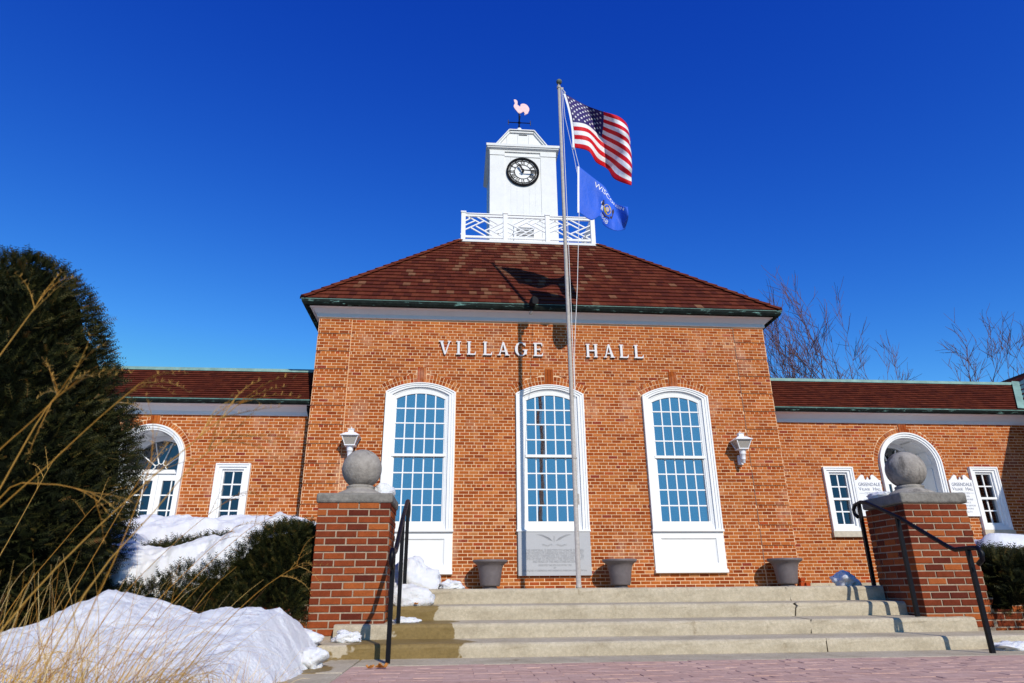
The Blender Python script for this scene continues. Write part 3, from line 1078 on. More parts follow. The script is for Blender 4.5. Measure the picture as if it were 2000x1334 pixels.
# wing roofs: a short tiled slope up to a copper roll, flat beyond
RZ, RY = 3.85 + SL * 0.92, 0.34 + 0.92
for s, (a, b) in ((-1, (-13.6, XL)), (1, (XR, 12.35))):
    mb = MB()
    mb.add([(a, 0.34, 3.85), (b, 0.34, 3.85), (b, RY, RZ), (a, RY, RZ), (b, 6.1, RZ + 0.02), (a, 6.1, RZ + 0.02)], [(0, 1, 2, 3), (3, 2, 4, 5)])
    mb.add([(a, 6.1, RZ + 0.02), (b, 6.1, RZ + 0.02), (b, 6.1, 3.7), (a, 6.1, 3.7)], [(0, 1, 2, 3)])
    wr = build(mb, 'wing_roof', M['roof_deck'], hall, origin=((a + b) / 2, 1, 3.85))
    P, U, V = Vector((a, 0.34, 3.85)), Vector((1, 0, 0)), Vector((0, 1, SL)).normalized()
    N = U.cross(V)
    L = 0.92 * HN
    if s > 0:
        span = lambda vv: (0.0, 11.50 - a + vv / HN)
    else:
        span = lambda vv: (0.0, b - a)
    mb2 = MB()
    for q, t, c in tile_slope(P, U, V, N, L, span, 0.094, 0.155, None, tan_zone=lambda u, v: 0.03):
        tile_wedge(mb2, P, U, V, N, q, t * 0.8)
    tag(build(mb2, 'tile_courses', M['tile_attr'], wr, tone_attr=True), kind='stuff')
    mb3 = MB()
    mb3.extrude_x([(RY - 0.075, RZ - 0.03), (RY - 0.06, RZ + 0.035), (RY - 0.02, RZ + 0.06), (RY + 0.04, RZ + 0.055), (RY + 0.07, RZ + 0.0)], a, b - 0.05 if s < 0 else 12.42)
    build(mb3, 'ridge_roll', M['verdigris'], wr)

# ------------------------------------------------------------------ tall windows
def glazing(parent, xs, zs, y, top=None, name_mat='glass', gap=0.012):
    """Panes between the bars at xs and zs; top(x) trims the uppermost row."""
    for i in range(len(xs) - 1):
        for j in range(len(zs) - 1):
            x0, x1, z0, z1 = xs[i] + gap, xs[i + 1] - gap, zs[j] + gap, zs[j + 1] - gap
            if top and j == len(zs) - 2:
                pts = [(x0, z0), (x1, z0)] + [(x1 + (x0 - x1) * k / 5, top(x1 + (x0 - x1) * k / 5) - gap) for k in range(6)]
            else:
                pts = [(x0, z0), (x1, z0), (x1, z1), (x0, z1)]
            pb = MB().prism(pts, y, y + 0.005)
            tx, tz, xm, zm_ = rng.gauss(0, 0.006), rng.gauss(0, 0.006), (x0 + x1) / 2, (z0 + z1) / 2
            pb.v = [(v[0], v[1] + tx * (v[0] - xm) + tz * (v[2] - zm_), v[2]) for v in pb.v]
            build(pb, 'pane', M[name_mat], parent, origin=((x0 + x1) / 2, y, (z0 + z1) / 2))

def muntins(parent, xs, zs, y, z0, z1, x0, x1, top=None, w=0.026, d=0.03):
    for x in xs:
        zt = top(x) if top else z1
        build(MB().box(x - w / 2, x + w / 2, y - d / 2, y + d / 2, z0, zt), 'muntin', M['white'], parent, origin=(x, y, z0))
    for z in zs:
        build(MB().box(x0, x1, y - d / 2 - 0.002, y + d / 2 + 0.002, z - w / 2, z + w / 2), 'muntin', M['white'], parent, origin=((x0 + x1) / 2, y, z))

TALL = ['tall arched window beside the left lamp', 'tall arched window above the granite plaque', 'tall arched window beside the right lamp']
for wi, cx in enumerate(WIN_X):
    zb = 1.105
    o1 = arch_outline(cx, WA - 0.003, WZS - 0.003, WSG, zb)
    o2 = arch_outline(cx, WA - 0.035, WZS - 0.018, WSG * 0.97, zb + 0.004)
    o3 = arch_outline(cx, WA - 0.085, WZS - 0.042, WSG * 0.92, zb + 0.012)
    o4 = arch_outline(cx, 0.600, WZS - 0.060, WSG * 0.84, zb + 0.02)
    o5 = arch_outline(cx, 0.560, WZS - 0.086, WSG * 0.78, 1.20)
    o6 = arch_outline(cx, 0.525, WZS - 0.150, WSG * 0.62, 1.29)
    mb = MB()
    mb.ring(o1, o2, -0.075, 0.16)
    mb.ring(o2, o3, -0.060, 0.16)
    mb.ring(o3, o4, -0.045, 0.16)
    win = build(mb, 'window', M['white'], hall, origin=(cx, 0, 1.1))
    tag(win, TALL[wi])
    build(MB().ring(o4, o5, -0.012, 0.16, ysf=0.0), 'frame', M['white'], win)
    build(MB().ring(o5, o6, 0.005, 0.16, ysf=0.012), 'sash', M['white'], win)
    gx = [cx - 0.525 + 1.05 * k / 5 for k in range(6)]
    Rg, zg = seg_geom(0.525, WSG * 0.62, WZS - 0.150)
    top = lambda x: zg + math.sqrt(max(0, Rg * Rg - (x - cx) ** 2))
    zu = [2.635, 2.972, 3.303, 3.622, 3.9]
    zl = [1.29, 1.615, 1.938, 2.268, 2.598]
    build(MB().box(cx - 0.555, cx + 0.555, -0.012, 0.05, 2.596, 2.652), 'meeting_rail', M['white'], win)
    muntins(win, gx[1:-1], zu[1:-1], 0.035, 2.65, 3.9, cx - 0.525, cx + 0.525, top)
    muntins(win, gx[1:-1], zl[1:-1], 0.075, 1.288, 2.60, cx - 0.525, cx + 0.525)
    glazing(win, gx, zu, 0.035, top)
    glazing(win, gx, zl, 0.075)
    build(MB().box(cx - 0.53, cx - 0.505, 0.03, 0.12, 1.29, 3.84), 'stile', M['white'], win)
    build(MB().box(cx + 0.505, cx + 0.53, 0.03, 0.12, 1.29, 3.84), 'stile', M['white'], win)
    # sill and, under the outer two, a panelled apron
    build(MB().box(cx - WA - 0.012, cx + WA + 0.012, -0.088, 0.10, 1.085, 1.122), 'sill', M['white'], win)
    if wi != 1:
        x0, x1 = cx - 0.74, cx + 0.74
        ap = MB()
        ap.ring([(x0, 0.30), (x1, 0.30), (x1, 1.084), (x0, 1.084)], [(x0 + 0.16, 0.46), (x1 - 0.16, 0.46), (x1 - 0.16, 0.95), (x0 + 0.16, 0.95)], -0.035, 0.1)
        a_ = build(ap, 'apron_frame', M['white'], win)
        build(MB().ring([(x0 + 0.16, 0.46), (x1 - 0.16, 0.46), (x1 - 0.16, 0.95), (x0 + 0.16, 0.95)], [(x0 + 0.19, 0.49), (x1 - 0.19, 0.49), (x1 - 0.19, 0.92), (x0 + 0.19, 0.92)], -0.022, 0.1, ysf=-0.008), 'apron_moulding', M['white'], win)
        build(MB().box(x0 + 0.19, x1 - 0.19, -0.010, 0.1, 0.49, 0.92), 'apron_panel', M['white'], win)
        build(MB().extrude_x([(-0.034, 0.36), (-0.06, 0.345), (-0.085, 0.325), (-0.085, 0.285), (0.0, 0.285), (0.0, 0.36)], x0 - 0.012, x1 + 0.012), 'base_moulding', M['white'], win)
    # curtain gathered at the side, seen through the glass
    for side in ((-1,) if wi == 0 else (1,) if wi == 2 else ()):
        mbc = MB()
        n = 18
        vs = []
        for k in range(n + 1):
            x = cx + side * (0.56 - 0.19 * k / n)
            yy = 0.17 + 0.03 * math.sin(k * 1.9)
            vs += [(x, yy, 1.1), (x + side * 0.02, yy, 3.9)]
        mbc.add(vs, [(2 * k, 2 * k + 2, 2 * k + 3, 2 * k + 1) for k in range(n)])
        build(mbc, 'curtain', M['curtain'], win)
# the hall behind the glass
room = MB()
room.add([(-4.9, 0.02, 0.02), (4.9, 0.02, 0.02), (4.9, 7, 0.02), (-4.9, 7, 0.02), (-4.9, 0.02, 5.2), (4.9, 0.02, 5.2), (4.9, 7, 5.2), (-4.9, 7, 5.2)],
         [(0, 1, 2, 3), (4, 7, 6, 5), (1, 5, 6, 2), (2, 6, 7, 3), (3, 7, 4, 0)])
for cx, hw in ((-6.66, 0.5), (6.632, 0.5), (10.15, 0.5)):
    x0, x1 = cx - hw, cx + hw
    room.add([(x0, WZ + 0.03, 0.8), (x1, WZ + 0.03, 0.8), (x1, WZ + 2, 0.8), (x0, WZ + 2, 0.8), (x0, WZ + 0.03, 2.9), (x1, WZ + 0.03, 2.9), (x1, WZ + 2, 2.9), (x0, WZ + 2, 2.9)],
             [(0, 1, 2, 3), (4, 7, 6, 5), (1, 5, 6, 2), (2, 6, 7, 3), (3, 7, 4, 0)])
for cx in DOOR_X:
    x0, x1 = cx - 0.9, cx + 0.9
    room.add([(x0, 1.36, 0.0), (x1, 1.36, 0.0), (x1, 4, 0.0), (x0, 4, 0.0), (x0, 1.36, 3.6), (x1, 1.36, 3.6), (x1, 4, 3.6), (x0, 4, 3.6)],
             [(0, 1, 2, 3), (4, 7, 6, 5), (1, 5, 6, 2), (2, 6, 7, 3), (3, 7, 4, 0)])
build(room, 'interior', M['interior'], hall)

# ------------------------------------------------------------------ small wing windows and arched doors
SM_LAB = ['narrow sash window right of the left arched door', 'narrow sash window left of the right arched door', 'narrow sash window right of the right arched door']
for wi, (cx, hw, z0, z1) in enumerate(SMALL):
    def rct(d, db=None, dt=None):
        db = d if db is None else db
        dt = d if dt is None else dt
        return [(cx - hw + d, z0 + db), (cx + hw - d, z0 + db), (cx + hw - d, z1 - dt), (cx - hw + d, z1 - dt)]
    y = WZ
    mb = MB()
    mb.ring(rct(0.002, 0), rct(0.03), y - 0.07, y + 0.14)
    mb.ring(rct(0.03), rct(0.075), y - 0.055, y + 0.14)
    win = build(mb, 'window', M['white'], hall, origin=(cx, y, z0))
    tag(win, SM_LAB[wi])
    build(MB().ring(rct(0.075), rct(0.135, 0.11, 0.12), y - 0.03, y + 0.14), 'frame', M['white'], win)
    build(MB().ring(rct(0.135, 0.11, 0.12), rct(0.168, 0.155, 0.165), y + 0.01, y + 0.14), 'sash', M['white'], win)
    gx = [cx - hw + 0.168, cx, cx + hw - 0.168]
    g0, g1 = z0 + 0.155, z1 - 0.165
    zm = (g0 + g1) / 2
    gz0 = [g0, (g0 + zm) / 2, zm - 0.02]
    gz1 = [zm + 0.02, (g1 + zm) / 2, g1]
    build(MB().box(gx[0] - 0.03, gx[2] + 0.03, y + 0.0, y + 0.06, zm - 0.024, zm + 0.024), 'meeting_rail', M['white'], win)
    muntins(win, [cx], gz1[1:-1], y + 0.045, zm, g1, gx[0], gx[2], w=0.028)
    muntins(win, [cx], gz0[1:-1], y + 0.08, g0, zm, gx[0], gx[2], w=0.028)
    glazing(win, gx, gz1, y + 0.045, None, 'glass_dark')
    glazing(win, gx, gz0, y + 0.08, None, 'glass_dark')
    build(MB().box(cx - hw - 0.02, cx + hw + 0.02, y - 0.085, y + 0.08, z0 - 0.125, z0 - 0.003), 'sill', M['sill_stone'], win, bevel=0.004)

for di, cx in enumerate(DOOR_X):
    y = WZ
    o1 = round_outline(cx, DR - 0.003, DZS, 0.08)
    o2 = round_outline(cx, DR - 0.035, DZS, 0.09)
    o3 = round_outline(cx, DR - 0.085, DZS, 0.10)
    o4 = round_outline(cx, DR - 0.12, DZS, 0.11)
    mb = MB()
    mb.ring(o1, o2, y - 0.075, y + 0.10)
    mb.ring(o2, o3, y - 0.055, y + 0.10)
    mb.ring(o3, o4, y - 0.035, y + 0.72)
    dw = build(mb, 'doorway', M['white'], hall, origin=(cx, y, 0.07))
    tag(dw, ['arched white doorway of the left wing', 'arched white doorway of the right wing'][di])
    # panelled reveal
    r = DR - 0.125
    for k in range(5):
        t0, t1 = math.pi * (k + 0.12) / 5, math.pi * (k + 0.88) / 5
        u_ = MB()
        vs = []
        for t in np.linspace(t0, t1, 6):
            for rr, yy in ((r, y + 0.12), (r - 0.012, y + 0.14), (r - 0.012, y + 0.54), (r, y + 0.56)):
                vs.append((cx + rr * math.cos(t), yy, DZS + rr * math.sin(t)))
        u_.add(vs, [(i * 4 + j, i * 4 + j + 1, i * 4 + j + 5, i * 4 + j + 4) for i in range(5) for j in range(3)])
        build(u_, 'reveal_panel', M['white'], dw)
    for sx in (-1, 1):
        for (za, zb_) in ((0.25, 1.0), (1.12, 1.85), (1.97, 2.55)):
            x_ = cx + sx * r
            build(MB().box(min(x_, x_ - sx * 0.012), max(x_, x_ - sx * 0.012), y + 0.14, y + 0.54, za, zb_), 'reveal_panel', M['white'], dw)
    yd = y + 0.65
    RF = DR - 0.13
    fz = 2.52
    # frame, transom, fanlight
    ro = round_outline(cx, RF + 0.01, DZS - 0.005, 0.1)
    ri = round_outline(cx, RF - 0.06, DZS - 0.03, 0.14)
    build(MB().ring(ro, ri, yd - 0.03, yd + 0.06), 'frame', M['white'], dw)
    build(MB().box(cx - RF, cx + RF, yd - 0.05, yd + 0.05, 2.415, 2.50), 'transom', M['white'], dw)
    fan_r = RF - 0.06
    pts = [(cx + fan_r * math.cos(math.pi * k / 20), fz - 0.02 + (fan_r + 0.06) * math.sin(math.pi * k / 20)) for k in range(21)]
    for k in range(5):
        a0, a1 = k * 4, k * 4 + 4
        seg = [(cx + 0.16 * math.cos(math.pi * q / 20), fz + 0.14 * math.sin(math.pi * q / 20)) for q in (a1, a1 - 2, a0)]
        build(MB().prism(pts[a0:a1 + 1] + seg, yd + 0.012, yd + 0.017), 'fanlight_pane', M['glass_dark'], dw)
        if k:
            t = math.pi * a0 / 20
            build(MB().bar((cx + 0.15 * math.cos(t), yd, fz + 0.13 * math.sin(t)), (cx + (fan_r + 0.02) * math.cos(t), yd, fz + (fan_r + 0.03) * math.sin(t)), 0.020, 0.03), 'fanlight_bar', M['white'], dw)
    arc = []
    for k in range(5):
        t0, t1 = math.pi * k / 5, math.pi * (k + 1) / 5
        for q in range(7):
            t = t0 + (t1 - t0) * q / 6
            rr = 0.15 + 0.028 * abs(math.sin(math.pi * q / 6))
            rr = 0.15 - 0.035 * math.sin(math.pi * q / 6)
            arc.append((cx + rr * math.cos(t), yd, fz + 0.9 * rr * math.sin(t)))
    build(MB().tube(arc, 0.011, 5), 'fanlight_ring', M['white'], dw)
    build(MB().prism([(cx + 0.13 * math.cos(math.pi * k / 10), fz - 0.02 + 0.12 * math.sin(math.pi * k / 10)) for k in range(11)], yd + 0.012, yd + 0.017), 'fanlight_pane', M['glass_dark'], dw)
    for sx in (-1, 1):
        x0, x1 = (cx - RF + 0.05, cx - 0.004) if sx < 0 else (cx + 0.004, cx + RF - 0.05)
        gx = [x0 + 0.10, (x0 + x1) / 2, x1 - 0.10]
        gz = [1.04, 1.34, 1.64, 1.96, 2.27]
        lf = MB()
        lf.ring([(x0, 0.13), (x1, 0.13), (x1, 2.41), (x0, 2.41)], [(gx[0], 1.04), (gx[2], 1.04), (gx[2], 2.27), (gx[0], 2.27)], yd - 0.012, yd + 0.04)
        leaf = build(lf, 'door_leaf', M['white'], dw, origin=((x0 + x1) / 2, yd, 0.13))
    for sx in (-1, 1):
        x0, x1 = (cx - RF + 0.05, cx - 0.004) if sx < 0 else (cx + 0.004, cx + RF - 0.05)
        gx = [x0 + 0.10, (x0 + x1) / 2, x1 - 0.10]
        muntins(dw, [gx[1]], gz[1:-1], yd + 0.012, gz[0], gz[-1], gx[0], gx[2], w=0.026, d=0.022)
        glazing(dw, gx, gz, yd + 0.012, None, 'glass_dark')
    build(MB().box(cx + 0.02, cx + 0.05, yd - 0.05, yd - 0.01, 1.15, 1.30), 'door_handle', M['dark_metal'], dw)

# ------------------------------------------------------------------ balustrade and clock tower
PZ = ZE + SL * RUN + 0.0
PX0, PX1, PY0, PY1 = -2.035, 2.005, 3.0, 7.1
bal = MB()
bal.perim(PX0, PX1, PY0, PY1, [(-0.3, PZ - 0.04), (0.02, PZ - 0.04), (0.02, PZ + 0.035), (-0.02, PZ + 0.05), (-0.3, PZ + 0.05)])
bal.add([(PX0, PY0, PZ + 0.03), (PX1, PY0, PZ + 0.03), (PX1, PY1, PZ + 0.03), (PX0, PY1, PZ + 0.03)], [(0, 1, 2, 3)])
balo = build(bal, 'balustrade', M['white_worn'], hall, origin=(0, 5, PZ))
RT, RB = PZ + 0.93, PZ + 0.13
BX = [PX0 + 0.10, -0.71, 0.53, PX1 - 0.13]
BYS = [PY0 + 0.06, PY0 + 0.06 + 1.31, PY0 + 0.06 + 2.62, PY1 - 0.06]
def bal_panel(a, b, flip):
    a, b = Vector(a), Vector(b)
    ax = b - a
    n = ax.normalized().cross(Vector((0, 0, 1)))
    base = [((0.0, .98), (.38, .63)), ((.25, .98), (.72, .52)), ((.46, .98), (.86, .60)), ((0, .72), (.15, .86)), ((0, .51), (.27, .75)), ((0, .3), (.5, .74))]
    base += [((1 - p[0], 1 - p[1]), (1 - q[0], 1 - q[1])) for p, q in base]
    for k, (p, q) in enumerate(base):
        if flip:
            p, q = (1 - p[0], p[1]), (1 - q[0], q[1])
        z0_, h = RB + 0.05, RT - 0.10 - RB
        A = a + ax * p[0] + Vector((0, 0, z0_ + h * p[1] - a.z))
        B = a + ax * q[0] + Vector((0, 0, z0_ + h * q[1] - a.z))
        build(MB().bar(A, B, 0.034, 0.03 + 0.002 * (k % 3), tuple(n)), 'lattice_bar', M['white_lattice'], balo, origin=tuple((A + B) / 2))
    for z0_, z1_, w in ((RB, RB + 0.06, 0.05), (RT - 0.10, RT - 0.03, 0.06), (RT - 0.028, RT + 0.0, 0.10)):
        m_ = (z0_ + z1_) / 2
        A, B = a.copy(), b.copy()
        A.z = B.z = m_
        build(MB().bar(A, B, z1_ - z0_, w, tuple(n)), 'rail', M['white_lattice'], balo, origin=tuple((A + B) / 2))
posts = []
for i in range(3):
    bal_panel((BX[i] + 0.06, BYS[0], PZ), (BX[i + 1] - 0.06, BYS[0], PZ), i == 1)
    bal_panel((BX[i] + 0.06, BYS[3], PZ), (BX[i + 1] - 0.06, BYS[3], PZ), i == 1)
    bal_panel((BX[0], BYS[i] + 0.06, PZ), (BX[0], BYS[i + 1] - 0.06, PZ), i == 1)
    bal_panel((BX[3], BYS[i] + 0.06, PZ), (BX[3], BYS[i + 1] - 0.06, PZ), i == 1)
for x in BX:
    posts += [(x, BYS[0]), (x, BYS[3])]
for y in BYS[1:3]:
    posts += [(BX[0], y), (BX[3], y)]
for x, y in posts:
    p_ = build(MB().box(x - 0.062, x + 0.062, y - 0.062, y + 0.062, PZ + 0.04, RT - 0.005), 'post', M['white_lattice'], balo, origin=(x, y, PZ))
    build(MB().box(x - 0.08, x + 0.08, y - 0.08, y + 0.08, RT - 0.004, RT + 0.045), 'post_cap', M['white_lattice'], balo, origin=(x, y, RT), bevel=0.008)

TX0, TX1, TY0, TY1, TZ1 = -1.13, 1.0, 3.90, 6.03, 13.22
tw = MB()
tw.box(TX0 + 0.03, TX1 - 0.03, TY0 + 0.03, TY1 - 0.03, PZ, TZ1)
tower = build(tw, 'clock_tower', M['white_worn'], hall, origin=(-0.065, 4.965, PZ))
for x0, x1, nm in ((TX0, TX0 + 0.47, 'pilaster'), (TX1 - 0.50, TX1, 'pilaster')):
    build(MB().box(x0, x1, TY0, TY0 + 0.06, PZ, 13.06), nm, M['white_worn'], tower)
    build(MB().box(x0 - 0.006, x1 + 0.006, TY0 - 0.018, TY0 + 0.05, 13.063, TZ1), 'pilaster_cap', M['white_worn'], tower)
    build(MB().box(x0, x1, TY1 - 0.06, TY1, PZ, 13.06), nm, M['white_worn'], tower)
nb = 6
for k in range(nb):
    w_ = (TX1 - 0.50 - TX0 - 0.47) / nb
    x0 = TX0 + 0.47 + k * w_
    build(MB().box(x0 + 0.0012, x0 + w_ - 0.0012, TY0 + 0.018 + 0.001 * (k % 2), TY0 + 0.05, PZ, 13.02), 'plank', M['white_worn'], tower)
for x0, y0, y1 in ((TX0, TY0 + 0.062, TY0 + 0.5), (TX0, TY1 - 0.5, TY1 - 0.062), (TX1 - 0.06, TY0 + 0.062, TY0 + 0.5), (TX1 - 0.06, TY1 - 0.5, TY1 - 0.062)):
    build(MB().box(x0, x0 + 0.06, y0, y1, PZ, 13.06), 'pilaster', M['white_worn'], tower)
cn = MB()
cn.perim(TX0, TX1, TY0, TY1, [(-0.05, 13.20), (0.01, 13.20), (0.015, 13.25), (0.05, 13.275), (0.085, 13.30), (0.09, 13.34), (0.115, 13.345), (0.12, 13.43), (0.10, 13.445), (-0.25, 13.47)])
build(cn, 'cornice', M['white_worn'], tower)
build(MB().box(TX0 + 0.47, TX1 - 0.50, TY0 - 0.002, TY0 + 0.03, 13.022, 13.075), 'head_board', M['white_worn'], tower)
# upper stage: a gabled block with clipped top, raking mouldings and a low cap
trap = [(-1.03, 13.42), (0.87, 13.42), (0.34, 14.16), (-0.48, 14.16)]
up_ = MB().prism(trap, 4.13, 5.80)
build(up_, 'upper_stage', M['white_worn'], tower)
for (a, b) in ((trap[0], trap[3]), (trap[3], trap[2]), (trap[2], trap[1])):
    build(MB().bar((a[0], 4.11, a[1]), (b[0], 4.11, b[1]), 0.085, 0.06), 'raking_mould', M['white_worn'], tower)
    build(MB().bar((a[0], 4.10, a[1] + 0.045), (b[0], 4.10, b[1] + 0.045), 0.03, 0.12), 'raking_fillet', M['white_worn'], tower)
build(MB().box(-0.17, 0.11, 4.118, 4.14, 14.04, 14.065), 'vent_slot', M['dark_metal'], tower)
cp = MB()
cp.add([(-0.54, 4.06, 14.19), (0.40, 4.06, 14.19), (0.40, 5.87, 14.19), (-0.54, 5.87, 14.19), (-0.07, 4.97, 14.62)], [(0, 1, 4), (1, 2, 4), (2, 3, 4), (3, 0, 4), (3, 2, 1, 0)])
build(cp, 'cap_roof', M['white_worn'], tower)
for k in range(5):
    x0 = -0.98 + k * 0.36
    if k in (1, 2, 3):
        build(MB().box(x0 + 0.05, x0 + 0.056, 4.122, 4.135, 13.45, 14.08), 'board_joint', M['granite'], tower)
# louvred vent at the foot, behind the railing
lv = MB()
lv.ring([(-0.38, PZ + 0.5), (0.30, PZ + 0.5), (0.30, PZ + 1.15), (-0.38, PZ + 1.15)], [(-0.31, PZ + 0.57), (0.23, PZ + 0.57), (0.23, PZ + 1.0), (-0.31, PZ + 1.0)], TY0 - 0.05, TY0 + 0.02)
lo_ = build(lv, 'louver', M['white_lattice'], tower, origin=(-0.04, TY0, PZ + 0.8))
build(MB().box(-0.31, 0.23, TY0 + 0.0, TY0 + 0.015, PZ + 0.57, PZ + 1.0), 'louver', M['dark_metal'], tower)
for k in range(5):
    z_ = PZ + 0.60 + k * 0.088
    build(MB().bar((-0.31, TY0 - 0.025, z_), (0.23, TY0 - 0.025, z_), 0.05, 0.02, (0, 1, 0.8)), 'louver_slat', M['white_lattice'], tower)

# clock
CC = (-0.08, TY0 + 0.008, 12.45)
CRAD = 0.525
ck = empty_part('clock', hall, CC)
def disc(r0, r1, n, y0, y1, c=CC):
    mb = MB()
    o = [(c[0] + r1 * math.cos(2 * math.pi * k / n), c[2] + r1 * math.sin(2 * math.pi * k / n)) for k in range(n)]
    if r0 <= 0:
        return mb.prism(o, y0, y1)
    i = [(c[0] + r0 * math.cos(2 * math.pi * k / n), c[2] + r0 * math.sin(2 * math.pi * k / n)) for k in range(n)]
    return mb.ring(o, i, y0, y1)
yc = CC[1]
build(disc(0, 0.50, 48, yc - 0.012, yc + 0.02), 'clock_dial', M['white'], ck)
build(disc(0.462, 0.525, 64, yc - 0.045, yc + 0.02), 'clock_rim', M['clock_black'], ck)
build(disc(0.396, 0.422, 64, yc - 0.022, yc - 0.004), 'minute_ring', M['clock_black'], ck)
build(disc(0.252, 0.272, 48, yc - 0.022, yc - 0.004), 'inner_ring', M['clock_black'], ck)
mk = MB()
for k in range(60):
    t = 2 * math.pi * k / 60
    d = Vector((math.sin(t), 0, math.cos(t)))
    c = Vector(CC)
    mk.bar(c + d * 0.415 - Vector((0, 0.017, 0)), c + d * 0.47 - Vector((0, 0.017, 0)), 0.015 if k % 5 else 0.032, 0.012)
build(mk, 'minute_track', M['clock_black'], ck)
ROMAN = ['XII', 'I', 'II', 'III', 'IIII', 'V', 'VI', 'VII', 'VIII', 'IX', 'X', 'XI']
for k, rmn in enumerate(ROMAN):
    t = 2 * math.pi * k / 12
    d = Vector((math.sin(t), 0, math.cos(t)))
    tg = Vector((math.cos(t), 0, -math.sin(t)))
    c = Vector(CC) - Vector((0, 0.017, 0))
    ws = [{'I': 0.036, 'V': 0.07, 'X': 0.07}[ch] for ch in rmn]
    tot = sum(ws)
    x = -tot / 2
    nm_ = MB()
    r0, r1 = 0.268, 0.408
    for ch, w_ in zip(rmn, ws):
        m_ = x + w_ / 2
        if ch == 'I':
            nm_.bar(c + d * r0 + tg * m_, c + d * r1 + tg * m_, 0.0165, 0.01)
        elif ch == 'V':
            nm_.bar(c + d * r1 + tg * (m_ - 0.026), c + d * r0 + tg * m_, 0.0165, 0.010)
            nm_.bar(c + d * r1 + tg * (m_ + 0.026), c + d * r0 + tg * m_, 0.008, 0.012)
        else:
            nm_.bar(c + d * r1 + tg * (m_ - 0.026), c + d * r0 + tg * (m_ + 0.026), 0.0165, 0.010)
            nm_.bar(c + d * r1 + tg * (m_ + 0.026), c + d * r0 + tg * (m_ - 0.026), 0.008, 0.012)
        x += w_
    build(nm_, 'clock_numeral', M['clock_black'], ck)
def hand(ang, ln, w, tail, y):
    t = math.radians(ang)
    d = Vector((math.sin(t), 0, math.cos(t)))
    g = Vector((math.cos(t), 0, -math.sin(t)))
    c = Vector((CC[0], 0, CC[2]))
    pts = [c - d * tail - g * w * 0.3, c - d * tail + g * w * 0.3, c + d * ln * 0.62 + g * w * 0.55, c + d * ln * 0.78 + g * w * 0.75, c + d * ln, c + d * ln * 0.78 - g * w * 0.75, c + d * ln * 0.62 - g * w * 0.55]
    return MB().prism([(p.x, p.z) for p in pts], y - 0.012, y)
build(hand(331, 0.29, 0.062, 0.05, yc - 0.095), 'clock_hand', M['clock_hand'], ck)
build(hand(92, 0.43, 0.042, 0.08, yc - 0.115), 'clock_hand', M['clock_hand'], ck)
build(disc(0, 0.035, 16, yc - 0.14, yc), 'clock_hub', M['clock_black'], ck)

# weathervane: its rooster turns on the spindle
wv = thing('weathervane', 'pink rooster weathervane on a black spindle atop the white clock tower', 'weathervane', (-0.06, 4.97, 14.55))
build(MB().lathe([(0.09, 0), (0.10, 0.1), (0.07, 0.22), (0.085, 0.30), (0.095, 0.36), (0.07, 0.42), (0.02, 0.44)], 12, (-0.06, 4.97, 14.56)), 'finial', M['white'], wv, smooth=True)
build(MB().tube([(-0.06, 4.97, 14.9), (-0.06, 4.97, 15.66)], 0.022, 8), 'spindle', M['black_iron'], wv)
build(MB().tube([(-0.06, 4.97, 15.64), (-0.06, 4.97, 16.2)], 0.010, 6), 'spindle', M['black_iron'], wv)
build(MB().tube([(-0.44, 4.97, 15.24), (0.33, 4.97, 15.24)], 0.016, 6), 'direction_arm', M['black_iron'], wv)
build(MB().tube([(-0.06, 4.60, 15.24), (-0.06, 5.34, 15.24)], 0.016, 6), 'direction_arm', M['black_iron'], wv)
build(MB().lathe([(0.01, -0.05), (0.045, -0.03), (0.05, 0), (0.045, 0.03), (0.01, 0.05)], 10, (-0.06, 4.97, 15.24)), 'hub', M['black_iron'], wv, smooth=True)
for x_ in (-0.44, 0.33):
    build(MB().tube([(x_, 4.97, 15.14), (x_, 4.97, 15.34)], 0.014, 5), 'direction_letter', M['black_iron'], wv)
rz_ = [(230,255),(262,243),(300,248),(338,280),(355,320),(355,365),(346,405),(370,430),(405,452),(442,482),(446,440),(455,405),(480,383),(520,372),(575,372),(630,390),(678,425),(712,470),(735,520),(738,570),(722,615),(700,655),(690,690),(655,700),(650,722),(618,712),(595,745),(575,742),(590,700),(572,672),(560,640),(520,640),(485,668),(440,690),(425,712),(385,708),(372,680),(330,630),(290,585),(255,540),(232,500),(225,465),(240,420),(262,385),(266,355),(248,335),(246,300)]
rp = [(-0.06 + (x - 400) / 16.67 * 0.0179, 15.632 + (700 - z) / 16.67 * 0.0219) for x, z in rz_][::-1]
rb = MB().prism(rp, 4.955, 4.985)
build(rb, 'rooster', M['rooster'], wv)

